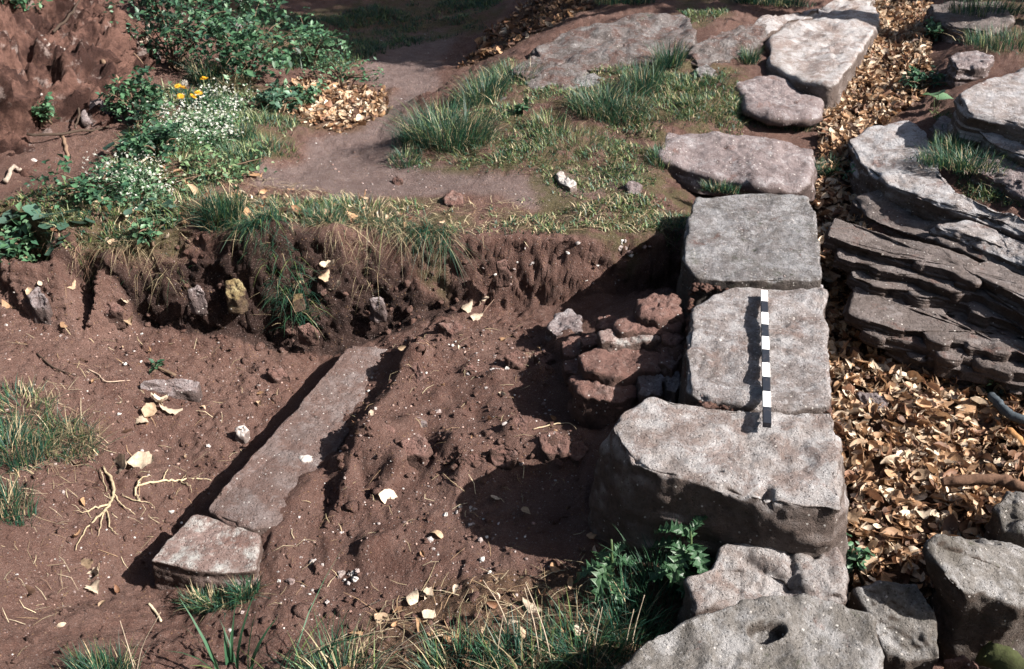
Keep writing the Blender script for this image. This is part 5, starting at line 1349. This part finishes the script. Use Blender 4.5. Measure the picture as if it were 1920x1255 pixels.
for pts_, rd, tn, lab in [
    ([(193, 115, .26), (210, 135, .22), (225, 160, .16), (230, 200, .08), (226, 245, .04)], [.018, .015, .012, .01, .006], BROWNR, 'dark curved root running down the mound edge'),
    ([(285, 76, .2), (255, 80, .22), (232, 84, .24), (225, 95, .22)], [.006, .009, .009, .005], (.34, .27, .22), 'pale horizontal root poking right from the mound'),
    ([(228, 92, .22), (250, 100, .18), (268, 118, .12)], [.006, .005, .003], BROWNR, 'thin root branch below the pale horizontal root'),
    ([(275, 45, .2), (277, 60, .2), (275, 75, .18)], [.012, .014, .012], (.3, .24, .2), 'broken upright stub on the mound shoulder'),
    ([(78, 68, .42), (92, 90, .37), (110, 97, .34), (128, 108, .32), (138, 122, .28), (147, 142, .24)], [.012, .024, .03, .028, .02, .006], (.30, .26, .24), 'thick whitish torn root on the mound face'),
    ([(15, 170, .3), (50, 172, .28), (80, 178, .25)], [.022, .016, .008], (.32, .29, .28), 'whitish root below the dark hollow in mound'),
    ([(140, 170, .2), (150, 210, .14), (140, 240, .1)], [.01, .008, .005], DARKR, 'dark root beside the boulder in the mound'),
    ([(115, 255, .08), (126, 290, .04), (115, 325, .0)], [.012, .01, .005], BROWNR, 'short dark root hanging at the mound foot'),
    ([(10, 340, .03), (25, 312, .06), (40, 318, .05)], [.014, .012, .006], (.3, .24, .2), 'crooked pale root at the mound foot by left edge'),
    ([(50, 252, .12), (120, 250, .1), (205, 238, .06)], [.008, .009, .006], DARKR, 'long dark root lying across the mound foot'),
    ([(100, 60, .45), (130, 30, .48), (150, 0, .5)], [.01, .008, .005], DARKR, 'dark root high on the mound face')]:
    strand('exposed_root', pts_, rd, tn, lab, 'root', wob=.004)
stone('embedded_stone', 'violet', [(150, 205, .14), (180, 182, .18), (215, 195, .16), (205, 225, .08), (185, 238, .06), (155, 225, .1)], -.05, 'brown boulder in hollow at the right foot of mound', 'stone', bev=.03, amp=.02, seed=160, n=70, kt=12, ks=10)
stone('embedded_stone', 'bedpale', [(22, 185, .24), (45, 176, .26), (52, 192, .24), (30, 200, .22)], .1, 'pale stone at left edge of the mound', 'stone', bev=.02, amp=.012, seed=161, n=60, kt=10, ks=8)
stone('embedded_stone', 'bedpale', [(282, 95, .08), (296, 88, .08), (304, 104, .05), (292, 110, .04)], -.1, 'small pale stone on the right shoulder of mound', 'stone', bev=.02, amp=.012, seed=162, n=60, kt=10, ks=8)
stone('embedded_stone', 'whitestone', [(50, 300, .05), (65, 294, .06), (73, 304, .04), (58, 312, .03)], -.06, 'small white stone at the foot of mound', 'stone', bev=.012, amp=.008, seed=163, n=50, kt=8, ks=8)

strand('twig', [(265, 315), (290, 298), (318, 280), (338, 265)], [.006, .006, .005, .004], (.4, .33, .26), 'bare pale stick lying below the white flowers', 'twig', .03)
strand('twig', [(322, 290), (332, 275), (340, 262)], [.007, .007, .005], (.13, .07, .05), 'short brown stick beside the bare pale one', 'twig', .03)
strand('twig', [(70, 665), (95, 688), (120, 700), (145, 708)], [.004, .004, .003, .002], DARKR, 'thin dark twig on the left slope', 'twig')
strand('twig', [(165, 695), (185, 705), (200, 718), (245, 716)], [.003, .003, .003, .002], (.35, .26, .2), 'thin pale twig right of the dark one on left slope', 'twig')
strand('twig', [(905, 590), (930, 560), (958, 535), (962, 515)], [.002, .002, .002, .001], (.2, .13, .1), 'thin rootlet beside the large pale leaf', 'twig')
strand('twig', [(1000, 808), (1030, 800), (1065, 796), (1080, 806)], [.002, .003, .002, .001], (.42, .33, .22), 'curled pale rootlet beside the red lump', 'twig')
strand('twig', [(830, 890), (850, 908), (872, 925)], [.002, .002, .001], (.36, .27, .17), 'straw stem beside the big shadow on trench floor', 'twig')
strand('twig', [(280, 1135), (292, 1150), (302, 1168)], [.005, .005, .004], (.5, .42, .3), 'short cream stick below the squared kerb stone', 'twig')
strand('bent_branch', [(1765, 905, -.33), (1800, 902, -.31), (1850, 899, -.29), (1885, 903, -.28), (1915, 915, -.28), (1990, 935, -.28)], [.017, .02, .021, .022, .022, .022], (.16, .09, .06), 'smooth bent brown branch at right edge over the leaves', 'branch', seg=12, wob=.0008)
strand('hose', [(1857, 742, -.34), (1872, 757, -.33), (1886, 772, -.33), (1905, 783, -.33), (1960, 796, -.33)], [.018, .019, .019, .019, .019], (.055, .07, .085), 'short dark blue grey hose end at right edge', 'hose', seg=12, wob=.0005)
strand('mossy_log', [(1845, 1222, -.36), (1880, 1240, -.36), (1960, 1285, -.36)], [.035, .042, .045], (.042, .05, .018), 'green mossy log end in the bottom right corner', 'log', seg=14, wob=.002)
strand('wood_scrap', [(1882, 798, -.38), (1905, 822, -.38), (1920, 835, -.38)], [.012, .02, .014], (.33, .17, .07), 'orange brown scrap of wood near the hose', 'wood', seg=6)
strand('tree_stump', [(432, 62, -.08), (432, 30, .1), (436, -10, .32), (440, -40, .48)], [.09, .075, .07, .068], (.26, .25, .25), 'grey tree trunk among shrubs at the top edge', 'tree trunk', seg=16, wob=.004)

for (a, b, dx, hh) in [(1015, 1250, -.06, .30), (1040, 1262, -.1, .34), (1085, 1250, .05, .24), (1110, 1240, .02, .22), (1168, 1235, .02, .2), (1180, 1225, .03, .24), (930, 1245, .02, .2), (700, 1262, .22, .26), (660, 1270, .3, .24), (250, 1275, .14, .3), (255, 1270, -.02, .22), (545, 1262, .2, .2), (1075, 1150, .12, .08), (960, 1190, -.1, .2), (640, 1210, .18, .1)]:
    p = hit(a, b); mb = MB()
    tube(mb, [[0, 0, -.02], [dx * .4, .01, hh * .5], [dx, .02, hh]], [.0022, .002, .001], (.42, .34, .26), 4)
    link('dry_stalk', mb.mesh('dry_stalk'), M['root'], label=('upright' if abs(dx) < .05 else 'steeply leaning' if dx > 0 else 'left leaning') + ' thin dry stalk in grass ' + ('left of the kerb stone' if a < 400 else 'in front of the kerb slab' if a < 720 else 'at bottom centre' if a < 1060 else 'beside the socketed stone'), cat='stalk', group='dry stalks along the bottom edge', loc=tuple(p))


# ------------------------------------------------------------------ straw, pebbles, grit, clods
def straw(name, rings, dens, label, ln=(.02, .08), col=(STRAW, (.3, .2, .12), (.5, .42, .28))):
    mb = MB()
    for ring in rings:
        rg = zone(ring); n = int(area(rg) * dens); q = poly_sample(rg, n)
        l = rng.uniform(*ln, n); a = rng.uniform(0, 6.283, n); w = rng.uniform(.0005, .0014, n)
        d = np.stack([np.cos(a), np.sin(a)], 1); s = np.stack([-d[:, 1], d[:, 0]], 1)
        z0 = hz(q[:, 0], q[:, 1]) + .004; e = q + d * l[:, None]; z1 = hz(e[:, 0], e[:, 1]) + rng.uniform(.003, .02, n)
        z1 = np.clip(z1, z0 - .05, z0 + .04)
        A, B = np.column_stack([q, z0]), np.column_stack([e, z1])
        M_ = (A + B) / 2 + np.column_stack([s * rng.normal(0, .1, (n, 1)) * l[:, None], rng.uniform(0, .01, n)])
        S = np.column_stack([s * w[:, None], np.zeros(n)])
        V = np.stack([A - S, A + S, M_ - S, M_ + S, B - S * .5, B + S * .5], 1)
        b = (np.arange(n) * 6)[:, None]
        mb.add(V.reshape(-1, 3), np.concatenate([b + [0, 2, 3, 1], b + [2, 4, 5, 3]]), None, np.repeat(tints(n, col, (3, 2, 2)), 6, 0))
    link(name, mb.mesh(name), M['root'], kind='stuff', label=label, cat='straw')


BARE = [[(0, 560, -.25), (250, 600, -.42), (450, 660, -.55), (580, 690, -.6), (400, 920, -.66), (200, 1120, -.67), (0, 1260, -.43)],
        [(660, 660, -.55), (760, 620, -.48), (1060, 590, -.37), (1050, 740, -.39), (1090, 900, -.44), (1090, 1060, -.48), (640, 1180, -.57), (400, 1200, -.6), (500, 1060, -.58), (620, 900, -.57)]]
TOPS = [[(20, 480, -.1), (200, 340, .03), (500, 330, -.05), (700, 370, -.05), (880, 385, -.08), (1290, 400, -.09), (1250, 440, -.1), (900, 445, -.09), (560, 440, -.03), (330, 435, -.02)]]
straw('straw_bits', BARE, 75, 'bits of straw scattered on the bare earth')
straw('dead_grass', TOPS, 520, 'matted dead grass along the bank top', (.03, .12))
straw('dead_grass', [[(0, 720, -.36), (130, 740, -.45), (190, 830, -.54), (160, 960, -.54), (100, 1150, -.52), (0, 1200, -.43)]], 420, 'matted dead grass on the left slope', (.03, .11), ((.3, .23, .15), (.2, .13, .09), (.36, .3, .21)))
straw('twig_litter', [Z_LITTER[0]], 60, 'thin twigs and leaf stalks mixed into the gully leaves', (.05, .16), ((.12, .07, .05), (.3, .2, .12), (.2, .12, .08)))
straw('dead_grass', [Z_LITTER[2]], 420, 'dead grass stems among the front litter', (.04, .14))


def ico(seed, sub=1, sq=(1, .8, .6)):
    import bmesh
    bm = bmesh.new(); bmesh.ops.create_icosphere(bm, subdivisions=sub, radius=1)
    V = np.array([v.co[:] for v in bm.verts]); T = np.array([[v.index for v in f.verts] for f in bm.faces]); bm.free()
    V = V * (1 + .55 * fbm(V, 1.4, 2, .5, seed))[:, None] * sq
    return V, T


PEB = [ico(300 + k, 2, (1, rng.uniform(.6, .9), rng.uniform(.5, .8))) for k in range(6)]
PCOL = ((.36, .32, .31), (.27, .22, .21), (.5, .48, .46), (.22, .16, .15))
pmesh = [mesh_from('pebble', V, None, T, np.repeat(np.array([c]), len(V), 0), smooth_shade=False) for V, T in PEB for c in PCOL]


PMARK = [(330, 760, 'near the crumpled whitish leaves'), (220, 950, 'near the pale roots'), (100, 620, 'near the left end of bank'), (420, 700, 'below the yellow crusted stone'), (440, 830, 'near the kerb slab'), (80, 1100, 'near the left edge'), (250, 1120, 'near the squared kerb stone'),
         (880, 650, 'near the large pale leaf'), (720, 680, 'near the thin upright slab'), (800, 780, 'near the half sunk grey stone'), (980, 800, 'near the upright red clod'), (1000, 680, 'near the rubble heap'), (760, 920, 'near the middle ridge'), (700, 1030, 'near the white pebble cluster'), (540, 1080, 'right of the squared kerb stone'), (950, 990, 'near the big shadow'), (600, 960, 'at the buried side of kerb slab'), (820, 1110, 'near the front litter')]


def peb_label(p, label):
    if 'scattered' not in label and 'apart' not in label: return label
    X, Y, _ = proj(p)
    return label.split(' scattered')[0].split(' lying')[0] + ' ' + min(PMARK, key=lambda m: (m[0] - X) ** 2 + (m[1] - Y) ** 2)[2]


def pebbles(spots, label, group, smin, smax):
    for p in spots:
        o = link('pebble', pmesh[rng.integers(0, len(pmesh))], M['pebble'], label=peb_label(p, label), cat='pebble', group=group, loc=tuple(p))
        s = smin * .75 + (smax - smin * .6) * rng.uniform() ** 2.2
        o.location.z += s * .1; o.scale = (s, s, s); o.rotation_euler = (rng.normal(0, .3), rng.normal(0, .3), rng.uniform(0, 6.28))


def onground(q): return np.column_stack([q, hz(q[:, 0], q[:, 1])])


pebbles(onground(poly_sample(zone(BARE[0]), 40)), 'small pale pebble scattered on the left slope', 'pebbles on the left slope', .006, .013)
pebbles(onground(poly_sample(zone(BARE[1]), 50)), 'small pale pebble scattered over the trench floor', 'pebbles on the trench floor', .006, .012)
pebbles([hit(660 + rng.normal(0, 16), 1082 + rng.normal(0, 8)) for _ in range(11)], 'white pebble in the cluster at front of trench', 'pebble cluster at trench front', .010, .017)
pebbles([hit(1168 + rng.normal(0, 14), 468 + rng.normal(0, 10)) for _ in range(10)], 'white pebble in the cluster high in the bank by the wall', 'pebble cluster in the bank', .012, .02)
pebbles([hit(900 + rng.normal(0, 35), 985 + rng.normal(0, 25)) for _ in range(15)], 'white pebble inside the shadow of the broken block', 'pebbles in the shadow', .007, .013)
pebbles([hit(a, b) for a, b in [(525, 1090), (545, 1092), (563, 1046), (588, 1055), (605, 1060), (615, 1130), (568, 1100), (640, 1000), (812, 1030), (822, 773), (706, 858)]], 'larger white pebble lying apart in the near trench', 'larger white pebbles', .011, .018)
pebbles([hit(rng.uniform(900, 1240), rng.uniform(455, 540)) for _ in range(22)], 'pale pebble stuck in the cut face of the bank', 'pebbles in the bank face', .006, .013)
pebbles([np.array([*P(a, b, z)[:2], z + .004]) for a, b, z in [(1322, 508, .05), (1470, 520, .05), (1315, 744, -.01), (1370, 880, 0), (1500, 480, .05), (1350, 640, 0), (1520, 690, 0), (1300, 470, .05), (1420, 400, .05), (1360, 600, 0)]], 'tiny white pebble lying on a dressed wall block', 'pebbles on the blocks', .005, .009)
grit = MB()
for ring, dn_ in ((BARE[0], 420), (BARE[1], 420), (Z_PATH[0], 260), (Z_LITTER[2], 100)):
    rg = zone(ring); q = onground(poly_sample(rg, int(area(rg) * dn_)))
    V, T = ico(400, 1); n = len(q)
    s = rng.gamma(2, .0013, n) + .0015
    VVg = V[None] * s[:, None, None] * rng.uniform(.6, 1.3, (n, 1, 3)) + q[:, None]
    grit.add(VVg.reshape(-1, 3), None, (T[None] + (np.arange(n) * len(V))[:, None, None]).reshape(-1, 3), np.repeat(tints(n, PCOL + ((.3, .2, .17), (.2, .12, .1)), (2, 2, 1, 3, 4, 4)), len(V), 0))
link('grit', grit.mesh('grit'), M['pebble'], kind='stuff', label='fine gravel grit scattered over the bare earth', cat='gravel')
clod = MB()
CL = [ico(420 + k, 2, (1, .9, .7)) for k in range(4)]
for ring, dn_, sc in ((BARE[1], 330, .7), (BARE[0], 420, .7), (Z_HUMUS[0], 300, 1.2), ([(400, 1200, -.6), (640, 1120, -.57), (1000, 1090, -.5), (900, 1260, -.5), (100, 1260, -.47), (180, 1150, -.66)], 420, .8), ([(600, 780, -.52), (760, 830, -.45), (1100, 800, -.39), (1100, 890, -.44), (700, 900, -.53), (640, 1000, -.57), (590, 960, -.58)], 200, 1.1)):
    rg = zone(ring); q = onground(poly_sample(rg, int(area(rg) * dn_))); n = len(q)
    k = rng.integers(0, 4, n); s = (rng.gamma(1.6, .0045, n) + .004) * sc
    for j in range(4):
        w_ = np.nonzero(k == j)[0]; V, T = CL[j]
        Rm = rotm(rng.uniform(0, 6, len(w_)), rng.normal(0, .5, len(w_)), rng.normal(0, .5, len(w_)))
        X = np.einsum('nij,mj->nmi', Rm, V) * s[w_, None, None] + q[w_, None]
        clod.add(X.reshape(-1, 3), None, (T[None] + (np.arange(len(w_)) * len(V))[:, None, None]).reshape(-1, 3))
for (x0_, y0_, x1_, y1_, z_, n_) in [(1300, 534, 1500, 530, .0, 190), (1310, 756, 1560, 764, -.025, 200), (1296, 545, 1290, 700, -.04, 60)]:       # soil packed in the joints
    for k in range(n_):
        t_ = rng.uniform(); q = P(x0_ + (x1_ - x0_) * t_, y0_ + (y1_ - y0_) * t_ + rng.normal(0, 3), z_) - [0, 0, rng.uniform(.004, .02)]
        V, T = CL[rng.integers(0, 4)]
        clod.add(V * rng.uniform(.005, .016) * rng.uniform(.7, 1.3, 3) + q, None, T)
link('soil_clods', clod.mesh('soil_clods'), M['ground'], kind='stuff', label='crumbled clods of red soil on the dug surfaces', cat='soil')


# ------------------------------------------------------------------ trees outside the picture: some shade the far ground, others added to block skylight
def tree(loc, h, cr, label, nl=2600, leaf=.17):
    x, y = loc; z = float(hz(x, y)[0])
    root = empty('unseen_beech', (x, y, z), label, 'tree', 'trees beyond the picture')
    tk = MB(); tube(tk, [[0, 0, -.2], [.05, 0, h * .35], [0, .08, h * .7], [.05, 0, h]], [.16, .13, .09, .03], (.2, .19, .18), 12, .01)
    for k in range(9):
        a = rng.uniform(0, 6.28); hh = h * rng.uniform(.5, .85)
        tube(tk, [[0, 0, hh], [math.cos(a) * cr * .5, math.sin(a) * cr * .5, hh + .4], [math.cos(a) * cr * .9, math.sin(a) * cr * .9, hh + .7]], [.05, .03, .01], (.2, .19, .18), 6)
    link('trunk', tk.mesh('trunk'), M['root'], root)
    cl = rng.normal(0, 1, (60, 3)); cl = cl / np.linalg.norm(cl, axis=1, keepdims=True) * rng.uniform(.4, 1, (60, 1)) * [cr, cr, cr * .8]
    pts = cl[rng.integers(0, 60, nl)] + rng.normal(0, cr * .16, (nl, 3)) + [0, 0, h * .82]
    fm = MB(); small_leaves(fm, pts, leaf * rng.uniform(.6, 1.3, nl), tints(nl, LEAFPAL, (3, 4, 2, 2)))
    link('crown', fm.mesh('crown'), M['leaf'], root)


for tgt, d, cr, lab in [((-1.2, 9.6), 5.0, 1.5, 'leafy tree right of the picture, nearest the wall end'), ((-4.0, 9.9), 7.6, 1.6, 'leafy tree right of the picture, farther back'), ((-2.3, 8.45), 5.2, .75, 'slim leafy tree right of the picture, beside the wall end')]:
    hx, hy = tgt[0] + math.cos(SUN_AZ) * d, tgt[1] + math.sin(SUN_AZ) * d
    hh = d * math.tan(SUN_EL)
    tree((hx, hy), hh / .82, cr, lab)
for k, (x, y, lab) in enumerate([(-7.5, 1.5, 'unseen spreading tree added left of the picture beside the camera'), (-8.5, 5.5, 'unseen spreading tree added left of the picture level with the mound'), (-5.0, -2.5, 'unseen spreading tree added behind the camera on the left'), (-.5, -4.0, 'unseen spreading tree added straight behind the camera'), (-9.5, 10.0, 'unseen spreading tree added left of the picture beyond the mound'), (4.5, -4.5, 'unseen spreading tree added behind the camera on the right')]):  # unseen woodland trees, added to cut the skylight on left-facing sides
    tree((x, y), 5.0, 2.6, lab, 2600, .34)
